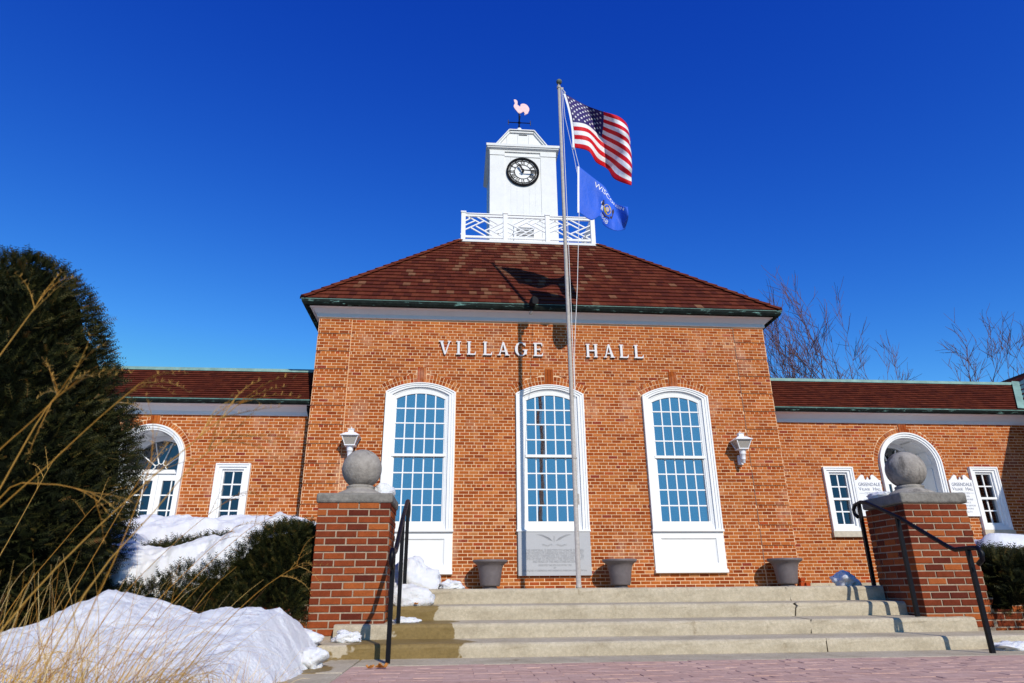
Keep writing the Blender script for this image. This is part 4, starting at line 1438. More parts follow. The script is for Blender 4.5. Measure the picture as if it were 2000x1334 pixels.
# ------------------------------------------------------------------ VILLAGE HALL lettering
sgn = thing('wall_lettering', 'white metal letters VILLAGE HALL on the brick above the windows', 'sign', (0, -0.04, 4.83))
LZ, LH = 4.835, 0.315
def letter(ch, x, w):
    S = 0.052                                   # heavy stroke
    T = 0.028                                   # light stroke
    z0, z1 = LZ, LZ + LH
    parts = []
    R = lambda a, b, c, d: parts.append([(a, c), (b, c), (b, d), (a, d)])
    sf = 0.022
    if ch == 'I':
        R(x + w / 2 - S / 2, x + w / 2 + S / 2, z0, z1)
        R(x, x + w, z0, z0 + sf); R(x, x + w, z1 - sf, z1)
    elif ch == 'L':
        R(x + 0.02, x + 0.02 + S, z0, z1)
        R(x, x + 0.02 + S + 0.02, z1 - sf, z1)
        R(x, x + w - 0.02, z0, z0 + 0.03)
        parts.append([(x + w - 0.05, z0), (x + w - 0.012, z0), (x + w, z0 + 0.085), (x + w - 0.022, z0 + 0.06)])
    elif ch == 'E':
        R(x + 0.02, x + 0.02 + S, z0, z1)
        R(x, x + w - 0.03, z1 - 0.028, z1); R(x, x + w - 0.02, z0, z0 + 0.03)
        R(x + 0.07, x + w - 0.06, z0 + LH / 2 - 0.012, z0 + LH / 2 + 0.014)
        parts.append([(x + w - 0.05, z0), (x + w - 0.012, z0), (x + w, z0 + 0.085), (x + w - 0.022, z0 + 0.06)])
        parts.append([(x + w - 0.045, z1 - 0.02), (x + w - 0.028, z1 - 0.075), (x + w - 0.012, z1 - 0.075), (x + w - 0.018, z1)])
        R(x + w - 0.072, x + w - 0.058, z0 + LH / 2 - 0.035, z0 + LH / 2 + 0.035)
    elif ch == 'H':
        for xx in (x + 0.02, x + w - 0.02 - S):
            R(xx, xx + S, z0, z1)
            R(xx - 0.02, xx + S + 0.02, z0, z0 + sf); R(xx - 0.02, xx + S + 0.02, z1 - sf, z1)
        R(x + 0.07, x + w - 0.07, z0 + LH / 2 - 0.014, z0 + LH / 2 + 0.014)
    elif ch in 'VA':
        a, b, m_ = x + 0.025, x + w - 0.02, x + w / 2
        if ch == 'V':
            parts.append([(a, z1), (m_ - 0.012, z0), (m_ + 0.022, z0), (a + S + 0.008, z1)])
            parts.append([(b - T, z1), (m_ + 0.0, z0 + 0.03), (m_ + 0.022, z0), (b, z1)])
            R(a - 0.025, a + S + 0.03, z1 - sf, z1); R(b - 0.055, b + 0.02, z1 - sf, z1)
        else:
            parts.append([(b - S - 0.008, z0), (b, z0), (m_ + 0.012, z1), (m_ - 0.022, z1)])
            parts.append([(a, z0), (a + T, z0), (m_ + 0.0, z1 - 0.03), (m_ - 0.022, z1)])
            R(b - S - 0.03, b + 0.02, z0, z0 + sf); R(a - 0.025, a + 0.055, z0, z0 + sf)
            R(a + 0.06, b - 0.06, z0 + 0.085, z0 + 0.110)
    elif ch == 'G':
        cx, cz, ra, rb = x + w / 2, (z0 + z1) / 2, w / 2 + 0.004, LH / 2 + 0.006
        n = 20
        for k in range(n):
            t0, t1 = math.radians(48 + 278 * k / n), math.radians(48 + 278 * (k + 1) / n)
            th = lambda t: 0.026 + 0.036 * abs(math.cos(t)) ** 1.5
            parts.append([(cx + ra * math.cos(t0), cz + rb * math.sin(t0)), (cx + ra * math.cos(t1), cz + rb * math.sin(t1)),
                          (cx + (ra - th(t1)) * math.cos(t1), cz + (rb - th(t1) * 0.8) * math.sin(t1)), (cx + (ra - th(t0)) * math.cos(t0), cz + (rb - th(t0) * 0.8) * math.sin(t0))])
        R(x + w - 0.06, x + w - 0.004, z0 + 0.035, z0 + 0.135)
        R(x + w - 0.095, x + w + 0.012, z0 + 0.128, z0 + 0.148)
        R(x + w - 0.052, x + w - 0.035, z1 - 0.085, z1 - 0.004)
    mb = MB()
    for k, p in enumerate(parts):
        mb.prism(p, -0.052 - 0.0006 * (k % 7), -0.014)
    build(mb, 'letter', M['letter'], sgn, origin=(x, -0.04, LZ))
for ch, x, w in (('V', -2.43, .27), ('I', -2.05, .11), ('L', -1.81, .2), ('L', -1.455, .205), ('A', -1.135, .265), ('G', -.745, .265), ('E', -.335, .215),
                 ('H', .845, .27), ('A', 1.245, .255), ('L', 1.61, .205), ('L', 1.945, .215)):
    letter(ch, x, w)

# ------------------------------------------------------------------ wall lamps
def wall_lamp(x, label):
    t = thing('wall_lamp', label, 'lamp', (x, -0.20, 2.46), group='white lantern lamps on the hall front')
    c = (x, -0.20, 0)
    a45 = math.pi / 4
    q = math.sqrt(2)
    cap = MB()
    cap.lathe([(0.185 * q, 2.945), (0.190 * q, 2.955), (0.10 * q, 3.02), (0.055 * q, 3.035), (0.05 * q, 3.09), (0.065 * q, 3.095), (0.065 * q, 3.105), (0.015, 3.108)], 4, c, rot=a45)
    build(cap, 'cap', M['lamp_white'], t)
    build(MB().lathe([(0.004, 3.10), (0.012, 3.12), (0.005, 3.16)], 6, c), 'finial', M['lamp_white'], t)
    zt, zb, rt_, rb_ = 2.942, 2.768, 0.158, 0.095
    for k in range(4):
        an = math.pi / 2 * k
        d = Vector((math.cos(an), math.sin(an), 0)); s_ = Vector((-d.y, d.x, 0)); cc = Vector(c)
        pts = [cc + d * (rb_ - .006) - s_ * (rb_ - .01) + Vector((0, 0, zb)), cc + d * (rb_ - .006) + s_ * (rb_ - .01) + Vector((0, 0, zb)), cc + d * (rt_ - .006) + s_ * (rt_ - .01) + Vector((0, 0, zt)), cc + d * (rt_ - .006) - s_ * (rt_ - .01) + Vector((0, 0, zt))]
        inn = [p - d * 0.004 for p in pts]
        g = MB()
        g.add([tuple(p) for p in pts + inn], [(0, 1, 2, 3), (7, 6, 5, 4), (0, 4, 5, 1), (1, 5, 6, 2), (2, 6, 7, 3), (3, 7, 4, 0)])
        build(g, 'glass_panel', M['lamp_glass'], t)
        e0 = cc + (d + s_) * rb_ + Vector((0, 0, zb)); e1 = cc + (d + s_) * rt_ + Vector((0, 0, zt))
        build(MB().bar(e0, e1, 0.016, 0.016), 'glazing_bar', M['lamp_white'], t)
    build(MB().lathe([(0.105 * q, 2.752), (0.108 * q, 2.758), (0.108 * q, 2.770), (0.10 * q, 2.774)], 4, c, rot=a45), 'tray', M['lamp_white'], t)
    build(MB().lathe([(0.030, 2.465), (0.036, 2.47), (0.040, 2.54), (0.052, 2.545), (0.048, 2.56), (0.056, 2.65), (0.066, 2.655), (0.062, 2.67), (0.070, 2.74), (0.075, 2.753)], 14, c), 'stem', M['lamp_white'], t, smooth=True)
    build(MB().box(x - 0.052, x + 0.052, -0.07, -0.006, 2.46, 2.66), 'wall_plate', M['lamp_white'], t, bevel=0.006)
    build(MB().bar((x, -0.19, 2.55), (x, -0.05, 2.55), 0.05, 0.04, (0, 0, 1)), 'arm', M['lamp_white'], t)
wall_lamp(-4.15, 'white lantern on the brick wall above the stone ball of the left gate pier')
wall_lamp(4.09, 'white lantern on the brick wall between right arched window and corner quoins')

# ------------------------------------------------------------------ granite memorial under the middle window
plq = thing('memorial_plaque', 'grey granite memorial tablet with cut lettering under the middle window', 'plaque', (0, -0.07, 0.245))
build(MB().box(-0.728, 0.735, -0.075, 0.05, 0.247, 1.083), 'slab', M['granite'], plq, bevel=0.004)
def put_text(parent, name, txt, size, x, y, z, mat, spacing=1.0, depth=0.003, wfit=None):
    co, faces = text_mesh(txt, size, 'CENTER', depth / 2, spacing)
    if len(co) == 0:
        return
    sx = 1.0
    if wfit:
        sx = wfit / (co[:, 0].max() - co[:, 0].min())
    mb = MB()
    mb.add([(x + c[0] * sx, y - c[2], z + c[1]) for c in co], faces)
    return build(mb, name, M[mat], parent, origin=(x, y, z))
PL = [('THIS MEMORIAL IS ERECTED TO HONOR THE MEN', .066, .735, 1.17), ('AND WOMEN OF GREENDALE WHO SO UNSELFISHLY', .066, .683, 1.17), ('DEDICATED THEMSELVES TO THEIR COUNTRY IN', .066, .630, 1.17),
      ('TIME OF WAR TO PROTECT THE FREEDOM, LIBERTY', .066, .577, 1.17), ('AND PEACE OF THIS AND OTHER NATIONS', .066, .523, 0.88), ('DEDICATED THIS 30TH DAY OF MAY 1955', .050, .460, 0.66), ('BY', .045, .412, .05),
      ('THE VILLAGE OF GREENDALE AND GREENDALE AMERICAN LEGION POST 416', .045, .362, 1.27)]
for tx, sz, z, wf in PL:
    put_text(plq, 'inscription', tx, sz, 0.0, -0.0765, z - 0.035, 'granite_cut', wfit=wf)
eg = MB()
for s in (-1, 1):
    for k in range(6):
        a = Vector((s * (0.03 + 0.012 * k), -0.077, 0.90 + 0.012 * k))
        b = Vector((s * (0.12 + 0.028 * k), -0.077, 0.93 + 0.020 * k))
        c = Vector((s * (0.20 + 0.03 * k), -0.077, 0.985 + 0.008 * k))
        eg.tube([a, b, c], 0.0024, 4)
    lf = [(s * (0.02 + 0.03 * k), -0.077, 0.82 + 0.012 * math.sin(k * 1.2)) for k in range(8)]
    eg.tube(lf, 0.0024, 4)
    for p in lf[1:]:
        eg.tube([p, (p[0] + s * 0.018, -0.077, p[2] + 0.02)], 0.003, 4)
        eg.tube([p, (p[0] + s * 0.018, -0.077, p[2] - 0.018)], 0.003, 4)
eg.tube([(0, -0.077, 1.0), (0.015, -0.077, 0.96), (0, -0.077, 0.87), (-0.015, -0.077, 0.96), (0, -0.077, 1.0)], 0.003, 4)
build(eg, 'carved_eagle', mat_plain('carved_relief', (0.34, 0.34, 0.345), 0.8, 0.1, 60), plq)

# ------------------------------------------------------------------ planter pots
def pot(x, y, label, rot):
    t = thing('planter_pot', label, 'planter', (x, y, 0), group='empty resin planters in front of the hall wall')
    prof = [(0.165, 0.055), (0.178, 0.06), (0.19, 0.09), (0.222, 0.32), (0.238, 0.40), (0.262, 0.445), (0.318, 0.482), (0.334, 0.495), (0.336, 0.522), (0.328, 0.534), (0.308, 0.530), (0.262, 0.46), (0.245, 0.43)]
    build(MB().lathe(prof, 40, (x, y, 0)), 'pot_wall', M['pot'], t, smooth=True)
    build(MB().lathe([(0.12, 0.0), (0.135, 0.004), (0.14, 0.02), (0.125, 0.045), (0.12, 0.056)], 28, (x, y, 0)), 'foot', M['pot'], t, smooth=True)
    build(MB().lathe([(0.0, 0.425), (0.1, 0.432), (0.247, 0.43), (0.0, 0.42)], 20, (x, y, 0)), 'potting_soil', M['soil'], t)
pot(-1.30, -0.40, 'empty brown planter left of the grey granite memorial tablet', 0)
pot(1.225, -0.40, 'empty brown planter between the flagpole and the right white panelled window', 1)
pot(4.56, -0.42, 'empty brown planter at the right corner beside chipped brick and the crack', 2)
# loose broken brick pieces beside the right pot
FRAG = ['broken orange brick lump on the landing touching the rightmost planter', 'outer broken brick lump beside the rightmost planter', 'pinkish brick lump lying on top of the broken pair']
for k, (x, y, z, sz) in enumerate(((5.02, -0.10, 0.05, 0.10), (5.10, -0.16, 0.045, 0.09), (5.03, -0.09, 0.135, 0.08))):
    u_ = MB()
    r = [rng.uniform(0.75, 1.05) for _ in range(8)]
    vs = [(x + sx * sz * 0.6 * r[i], y + sy * sz * 0.5 * r[i], z + sz_ * sz * 0.45 * r[i]) for i, (sx, sy, sz_) in enumerate([(-1, -1, -1), (1, -1, -1), (1, 1, -1), (-1, 1, -1), (-1, -1, 1), (1, -1, 1), (1, 1, 1), (-1, 1, 1)])]
    u_.add(vs, [(0, 3, 2, 1), (4, 5, 6, 7), (0, 1, 5, 4), (1, 2, 6, 5), (2, 3, 7, 6), (3, 0, 4, 7)], 0.9)
    o = build(u_, 'brick_fragment', M['brick_attr'], origin=(x, y, z), bevel=0.01, tone_attr=True)
    tag(o, FRAG[k], 'brick', group='brick rubble by the right planter')

# ------------------------------------------------------------------ flagpole and flags
PX, PY = 0.088, -2.2
fp = thing('flagpole', 'tall weathered metal flagpole with a ball top on the landing', 'flagpole', (PX, PY, 0))
build(MB().tube([(PX - 0.012, PY, -0.0), (PX - 0.012, PY, 0.05), (PX - 0.010, PY, 0.051), (PX, PY, 3.4), (PX, PY, 7), (PX + 0.005, PY, 10.40)], [0.052, 0.052, 0.041, 0.040, 0.037, 0.033], 16), 'pole', M['steel'], fp, smooth=True)
build(MB().tube([(PX, PY, 10.36), (PX, PY, 10.42), (PX, PY, 10.43), (PX, PY, 10.50)], [0.045, 0.045, 0.014, 0.014], 10), 'truck', M['steel'], fp)
build(MB().box(PX + 0.02, PX + 0.10, PY - 0.015, PY + 0.015, 10.355, 10.385), 'pulley', M['steel'], fp)
sp = MB().lathe([(0.064 * math.sin(math.pi * k / 14) + 1e-4, -0.064 * math.cos(math.pi * k / 14)) for k in range(15)], 20, (PX + 0.012, PY, 10.55))
build(sp, 'ball', M['ball_green'], fp, smooth=True)
for k in range(4):
    z = 2.15 + k * 2.2
    build(MB().lathe([(0.0425, 0), (0.044, 0.004), (0.044, 0.03), (0.0425, 0.034)], 14, (PX, PY, z)), 'joint_collar', M['steel'], fp, smooth=True) if k == 0 else None
rp_ = MB()
rp_.tube([(PX + 0.075, PY - 0.01, 10.36), (0.235, PY - 0.01, 10.24)], 0.007, 5)
rp_.tube([(0.372, PY - 0.01, 8.80), (0.40, PY - 0.01, 8.6), (0.448, PY - 0.01, 8.33)], 0.006, 5)
rp_.tube([(0.40, PY - 0.01, 7.20), (0.29, PY - 0.012, 5.53), (0.215, PY - 0.012, 4.66), (0.165, PY - 0.012, 4.03), (0.12, PY - 0.03, 1.45)], 0.006, 5)
rp_.tube([(PX + 0.085, PY + 0.012, 10.36), (0.20, PY + 0.012, 9.6), (0.36, PY + 0.012, 8.55), (0.425, PY + 0.012, 8.0), (0.40, PY + 0.012, 7.2)], 0.005, 5)
rp_.tube([(PX + 0.062, PY - 0.012, 10.36), (PX + 0.060, PY - 0.03, 8), (PX + 0.058, PY - 0.03, 5), (PX + 0.05, PY - 0.035, 1.45)], 0.006, 5)
build(rp_, 'halyard', M['rope'], fp)
build(MB().bar((PX + 0.045, PY - 0.03, 1.36), (PX + 0.045, PY - 0.03, 1.54), 0.02, 0.03), 'cleat', M['steel'], fp)

US_GRID = [[(0.226, 10.216), (0.627, 9.976), (1.038, 9.766), (1.371, 9.635), (1.595, 9.415), (1.655, 9.148)], [(0.355, 9.464), (0.69, 9.402), (1.011, 9.111), (1.278, 8.9), (1.478, 8.713), (1.584, 8.483)], [(0.372, 8.797), (0.656, 8.721), (0.819, 8.456), (1.096, 8.29), (1.179, 8.052), (1.498, 7.915)]]
WI_GRID = [[(0.451, 8.321), (0.733, 8.067), (0.991, 7.828), (1.134, 7.511), (1.258, 7.431), (1.376, 7.411)], [(0.425, 7.751), (0.652, 7.551), (0.871, 7.438), (1.033, 7.274), (1.195, 7.123), (1.367, 7.142)], [(0.401, 7.197), (0.647, 7.027), (0.833, 7.131), (0.886, 6.941), (1.112, 6.831), (1.326, 6.852)]]
def crom(ps, u):
    n = len(ps) - 1
    t = min(max(u, 0), 1) * n
    i = min(int(t), n - 1)
    f = t - i
    p0, p1, p2, p3 = ps[max(i - 1, 0)], ps[i], ps[i + 1], ps[min(i + 2, n)]
    return [0.5 * (2 * b + (c - a) * f + (2 * a - 5 * b + 4 * c - d) * f * f + (3 * b - a - 3 * c + d) * f ** 3) for a, b, c, d in zip(p0, p1, p2, p3)]
def cloth(grid, vm, wave):
    def f(u, v):
        a, b, c = (crom(r, u) for r in grid)
        # quadratic through v = 0, vm, 1
        la = (v - vm) * (v - 1) / (vm)
        lb = v * (v - 1) / (vm * (vm - 1))
        lc = v * (v - vm) / (1 - vm)
        x, z = (la * a[k] + lb * b[k] + lc * c[k] for k in (0, 1))
        w_ = wave(u, v)
        return Vector((x + 0.12 * w_, PY - 0.01 + w_, z + 0.74 * w_))
    return f
def cloth_mats(name, cols):
    out = []
    for k, c in enumerate(cols):
        m, nt, b = new_mat(name + str(k))
        n = pos_noise(nt, 70, 3, 0.6)
        g = ramp(nt, n.outputs[0], [(0.3, [x * 0.92 for x in c]), (0.7, [min(1, x * 1.06) for x in c])])
        nt.links.new(g, b.inputs['Base Color'])
        b.inputs['Roughness'].default_value = 0.55
        b.inputs['Specular IOR Level'].default_value = 0.15
        n2 = pos_noise(nt, 5.5, 5, 0.6, (1, 1, 0.6))
        bump(nt, b, n2.outputs[0], 0.55, 0.05)
        out.append(m)
    return out
def flag_mesh(f, nu, nv, name, mats, pick, origin):
    me = bpy.data.meshes.new(name)
    vs = [tuple(f(i / nu, j / nv) - Vector(origin)) for j in range(nv + 1) for i in range(nu + 1)]
    fs = [(j * (nu + 1) + i, j * (nu + 1) + i + 1, (j + 1) * (nu + 1) + i + 1, (j + 1) * (nu + 1) + i) for j in range(nv) for i in range(nu)]
    me.from_pydata(vs, [], fs)
    for m in mats:
        me.materials.append(m)
    me.polygons.foreach_set('material_index', [pick((i + 0.5) / nu, (j + 0.5) / nv) for j in range(nv) for i in range(nu)])
    me.polygons.foreach_set('use_smooth', [True] * len(fs))
    o = link(name, me, None, origin)
    md = o.modifiers.new('cloth_thickness', 'SOLIDIFY')
    md.thickness = 0.004
    md.offset = 0
    return o
usw = lambda u, v: 0.27 * min(1, u * 2.2) * math.sin(7.6 * u - 3.6 * v + 0.7) + 0.07 * u * math.sin(15 * u + 6 * v) + 0.02 * math.sin(22 * v + 9 * u) * u
usf = cloth(US_GRID, 7 / 13, usw)
us_m = cloth_mats('flag_cloth_', [(0.55, 0.006, 0.014), (0.76, 0.75, 0.76), (0.035, 0.022, 0.125)])
usflag = flag_mesh(usf, 60, 52, 'us_flag', us_m, lambda u, v: 2 if (u < 0.4 and v < 7 / 13) else int(v * 13) % 2, (0.23, PY, 10.2))
tag(usflag, 'Stars and Stripes waving from the upper part of the flagpole', 'flag')
WLOC['us_flag'] = (0.23, PY, 10.2)
for r in range(9):
    for c in range(6 if r % 2 == 0 else 5):
        uc = 0.4 * ((2 * c + 1 + (r % 2)) / 12)
        vc = 7 / 13 * ((r + 1) / 10)
        for sgn_ in (-1, 1):
            vs = []
            for k in range(10):
                rr = 0.0245 if k % 2 == 0 else 0.0098
                t = math.pi / 2 + k * math.pi / 5
                uu, vv = uc + rr * 0.62 * math.cos(t), vc - rr * 1.15 * math.sin(t)
                p = usf(uu, vv)
                e = 0.01
                nrm = (usf(min(1, uu + e), vv) - usf(max(0, uu - e), vv)).cross(usf(uu, min(1, vv + e)) - usf(uu, max(0, vv - e))).normalized()
                vs.append(tuple(p + nrm * sgn_ * 0.005))
            if sgn_ == -1:
                back_ = vs
        u_ = MB()
        u_.add(back_ + vs, [tuple(range(10)), tuple(range(19, 9, -1))])
        build(u_, 'star', us_m[1], usflag)
hb = MB()
for g_, fn_, nm_, fo_ in ((None, usf, 'us', usflag),):
    pts = [fn_(0.0, k / 10) for k in range(11)]
    for k in range(10):
        a, b = pts[k], pts[k + 1]
        hb.bar(a - Vector((0.022, 0, 0)), b - Vector((0.022, 0, 0)), 0.045, 0.010)
build(hb, 'header_band', us_m[1], usflag)
for k in (0, 1):
    p = usf(0, k)
    build(MB().tube([p + Vector((-0.02, 0, 0.05 if k == 0 else -0.05)), p + Vector((-0.02, 0, 0.0))], 0.012, 6), 'snap_hook', M['steel'], usflag)

wiw = lambda u, v: (0.16 * math.sin(5.0 * u + 1.0 * v) - 0.32 * max(0, u - 0.62) * (1.2 - v)) * min(1, u * 2) + 0.06 * math.sin(13 * u - 5 * v) * u + 0.12 * max(0, u - 0.75) * math.sin(18 * u)
wif = cloth(WI_GRID, 0.5, wiw)
wi_m = cloth_mats('blue_cloth_', [(0.030, 0.115, 0.60), (0.82, 0.82, 0.84), (0.62, 0.44, 0.06), (0.05, 0.035, 0.03), (0.55, 0.42, 0.36)])
wiflag = flag_mesh(wif, 54, 36, 'state_flag', wi_m[:1], lambda u, v: 0, (0.43, PY, 8.3))
tag(wiflag, 'blue state flag with yellow shield hanging below the striped flag', 'flag')
WLOC['state_flag'] = (0.43, PY, 8.3)
hb = MB()
pts = [wif(0.0, k / 8) for k in range(9)]
for k in range(8):
    hb.bar(pts[k] - Vector((0.016, 0, 0)), pts[k + 1] - Vector((0.016, 0, 0)), 0.04, 0.010)
build(hb, 'header_band', wi_m[1], wiflag)
def on_flag(name, polys, mat, off=0.006, both=True):
    u_ = MB()
    for pl in polys:
        for s in ((-1, 1) if both else (-1,)):
            vs = []
            for (uu, vv) in pl:
                e = 0.01
                nrm = (wif(min(1, uu + e), vv) - wif(max(0, uu - e), vv)).cross(wif(uu, min(1, vv + e)) - wif(uu, max(0, vv - e))).normalized()
                if nrm.y > 0:
                    nrm = -nrm
                vs.append(tuple(wif(uu, vv) - nrm * s * off))
            u_.add(vs, [tuple(range(len(vs)))])
    build(u_, name, mat, wiflag)
def flag_text(name, txt, size, uc, vc):
    co, faces = text_mesh(txt, size, 'CENTER')
    u_ = MB()
    vs = []
    for c in co:
        uu, vv = uc + c[0] / 1.5, vc - c[1] / 1.0
        e = 0.01
        nrm = (wif(min(1, uu + e), vv) - wif(max(0, uu - e), vv)).cross(wif(uu, min(1, vv + e)) - wif(uu, max(0, vv - e))).normalized()
        if nrm.y > 0:
            nrm = -nrm
        vs.append(tuple(wif(uu, vv) + nrm * 0.006))
    u_.add(vs, faces)
    build(u_, name, wi_m[1], wiflag)
flag_text('lettering', 'WISCONSIN', 0.17, 0.56, 0.17)
flag_text('lettering', '1848', 0.17, 0.53, 0.93)
el = lambda cu, cv, ru, rv, n=14: [(cu + ru * math.cos(2 * math.pi * k / n), cv + rv * math.sin(2 * math.pi * k / n)) for k in range(n)]
on_flag('emblem_shield', [el(0.55, 0.52, 0.075, 0.17)], wi_m[2], 0.006)
on_flag('emblem_shield_centre', [el(0.55, 0.52, 0.035, 0.08)], wi_m[4], 0.009)
on_flag('emblem_quarter', [[(0.485, 0.515), (0.615, 0.515), (0.615, 0.525), (0.485, 0.525)], [(0.546, 0.37), (0.554, 0.37), (0.554, 0.67), (0.546, 0.67)]], wi_m[3], 0.011)
on_flag('emblem_figure', [el(0.445, 0.36, 0.014, 0.026, 8), [(0.425, 0.40), (0.47, 0.40), (0.465, 0.53), (0.43, 0.53)]], wi_m[3], 0.007)
on_flag('emblem_figure', [[(0.428, 0.53), (0.467, 0.53), (0.472, 0.70), (0.452, 0.70), (0.447, 0.58), (0.442, 0.70), (0.422, 0.70)], [(0.415, 0.41), (0.425, 0.40), (0.42, 0.50), (0.408, 0.50)]], wi_m[1], 0.007)
on_flag('emblem_figure', [el(0.655, 0.37, 0.014, 0.026, 8), [(0.635, 0.40), (0.68, 0.40), (0.675, 0.70), (0.64, 0.70)]], wi_m[3], 0.007)
on_flag('emblem_ribbon', [[(0.48, 0.72), (0.55, 0.75), (0.63, 0.71), (0.64, 0.75), (0.55, 0.80), (0.47, 0.76)]], wi_m[3], 0.007)

# ------------------------------------------------------------------ floodlight on the gutter
fl = thing('floodlight', 'small black floodlight clamped to the roof gutter behind the flagpole', 'floodlight', (-0.38, -0.40, 5.9))
fl_b = Vector((-0.38, -0.42, 5.93))
build(MB().tube([(-0.38, -0.36, 5.95), (-0.40, -0.40, 5.85), (-0.42, -0.44, 5.74)], 0.012, 6), 'arm', M['dark_metal'], fl)
build(MB().tube([fl_b + Vector((-0.03, 0.06, 0.02)), fl_b + Vector((0.01, -0.05, 0.03)), fl_b + Vector((0.03, -0.14, 0.035))], [0.055, 0.085, 0.095], 12), 'lamp_head', M['dark_metal'], fl, smooth=False)
build(MB().tube([(-0.43, -0.42, 5.72), (-0.43, -0.47, 5.68)], [0.03, 0.042], 10), 'sensor', M['steel'], fl)
build(MB().tube([(-0.395, -0.33, 5.96), (-0.405, -0.34, 6.06)], 0.006, 5), 'stud', M['dark_metal'], fl)

# ------------------------------------------------------------------ office signs
def office_sign(x0, x1, zb, zt, label):
    t = thing('office_sign', label, 'sign', ((x0 + x1) / 2, WZ - 0.05, zb), group='white office signs beside the right door')
    half = [(0, 0), (.08, .02), (.2, .10), (.27, .135), (.33, .13), (.37, .09), (.36, .05), (.40, .01), (.45, .02), (.48, .06), (.5, .09)]
    topo = half + [(1 - a, b) for a, b in half[::-1][1:]]
    w = x1 - x0
    pts = [(x0, zb), (x1, zb)] + [(x0 + w * a, zt + b * 0.95) for a, b in topo[::-1]]
    build(MB().prism(pts, WZ - 0.055, WZ - 0.022), 'board', M['white'], t)
    for sx in (0.2, 0.8):
        build(MB().box(x0 + w * sx - 0.02, x0 + w * sx + 0.02, WZ - 0.022, WZ + 0.02, zb + 0.1, zt - 0.1), 'batten', M['white'], t)
    yy, xc = WZ - 0.0565, (x0 + x1) / 2 + 0.01
    put_text(t, 'lettering', 'GREENDALE', 0.105, xc, yy, zt - 0.125, 'sign_ink', wfit=w * 0.86)
    for k, (wd, ln) in enumerate((('V', 1), ('ILLAGE', 0), ('H', 1), ('ALL', 0))):
        xo = (-0.235, -0.10, 0.105, 0.20)[k] * w / 0.6
        put_text(t, 'lettering', wd, 0.105 if ln else 0.078, xc + xo, yy, zt - 0.225, 'sign_ink', wfit=(0.062, 0.185, 0.062, 0.115)[k] * w / 0.6)
    put_text(t, 'lettering', 'OFFICES', 0.060, xc, yy, zt - 0.305, 'sign_ink_pale', wfit=w * 0.50)
    for sx in (-1, 1):
        build(MB().box(xc + sx * w * 0.36 - w * 0.085, xc + sx * w * 0.36 + w * 0.085, yy - 0.002, yy + 0.0005, zt - 0.288, zt - 0.282), 'rule', M['sign_ink_pale'], t)
    for k, (tx, wf) in enumerate((('MANAGER', .42), ('CLERK TREASURER', .66), ('FINANCE', .40), ('INSPECTION SERVICES', .74), ('PUBLIC WORKS', .52), ('HEALTH', .34))):
        put_text(t, 'lettering', tx, 0.050, xc, yy, zt - 0.375 - 0.068 * k, 'sign_ink_pale', wfit=w * wf)
office_sign(6.995, 7.592, 1.46, 2.245, 'white scroll topped office sign left of the right arched doorway')
office_sign(9.232, 9.80, 1.46, 2.255, 'white scroll topped office sign right of the right arched doorway')
ob = thing('outlet_box', 'small blue grey box on a post beside the right gate pier', 'utility box', (3.62, -5.6, 0.3))
build(MB().box(3.585, 3.655, -5.64, -5.58, 0.545, 0.63), 'box_body', M['dark_metal'], ob, bevel=0.006)
build(MB().box(3.605, 3.635, -5.625, -5.595, -0.1, 0.545), 'post', M['dark_metal'], ob)

# ------------------------------------------------------------------ gate piers, retaining walls
PIER_Y0, PIER_Y1 = -6.93, -6.25
def pier(x0, x1, ztop, label, capdz):
    t = thing('gate_pier', label, 'pier', ((x0 + x1) / 2, (PIER_Y0 + PIER_Y1) / 2, -0.29), group='brick gate piers with stone balls')
    xm, ym = (x0 + x1) / 2, (PIER_Y0 + PIER_Y1) / 2
    build(MB().box(x0, x1, PIER_Y0, PIER_Y1, -0.6, ztop - 0.002), 'mortar_core', M['pier_mortar'], t)
    e = 0.013
    for nm, fn, a, b in (('f', front_fn(PIER_Y0), x0 - e, x1 + e), ('b', lambda u, n, z: (u, PIER_Y1 + n, z), x0 - e, x1 + e), ('l', side_fn(x0, -1), PIER_Y0 + 0.095, PIER_Y1 - 0.095), ('r', side_fn(x1, 1), PIER_Y0 + 0.095, PIER_Y1 - 0.095)):
        for bk in courses(a, b, -6, 12, headers=False, shift=(a + 0.10) % BL + (0.0 if nm in 'fb' else 0.05)):
            u = MB()
            pr = 0.0075 + rng.uniform(-0.002, 0.0025)
            brick_bevel_geo(u, bk, fn, pr, 0.5, 0.02 if nm in 'lr' else 0.095, 0.004)
            c = fn((bk[0] + bk[1]) / 2, 0, (bk[4] + bk[5]) / 2)
            build(u, 'brick', M['pier_obj'], t, origin=c)
    zc = ztop + capdz
    cap = MB()
    n = 12
    def lump():
        return rng.uniform(-0.003, 0.003)
    cap.box(x0 - 0.028, x1 + 0.024, PIER_Y0 - 0.022, PIER_Y1 + 0.022, ztop + 0.004, zc)
    build(cap, 'cap_stone', M['concrete_pale'], t, bevel=0.022)
    build(MB().lathe([(0.245, 0), (0.243, 0.028), (0.225, 0.040), (0.165, 0.068), (0.142, 0.085), (0.148, 0.095), (0.148, 0.108), (0.128, 0.118), (0.11, 0.125)], 36, (xm, ym, zc)), 'ball_pedestal', M['ball_stone'], t, smooth=True)
    R = 0.207
    build(MB().lathe([(R * math.sin(math.pi * k / 24) + 1e-4, -R * math.cos(math.pi * k / 24)) for k in range(25)], 40, (xm, ym, zc + 0.088 + R)), 'stone_ball', M['ball_stone'], t, smooth=True)
pier(-3.338, -2.642, 0.80, 'left brick gate pier with stone ball, sunlit, snow beside it', 0.102)
pier(2.748, 3.448, 0.812, 'right brick gate pier with stone ball, its left side in shade', 0.118)

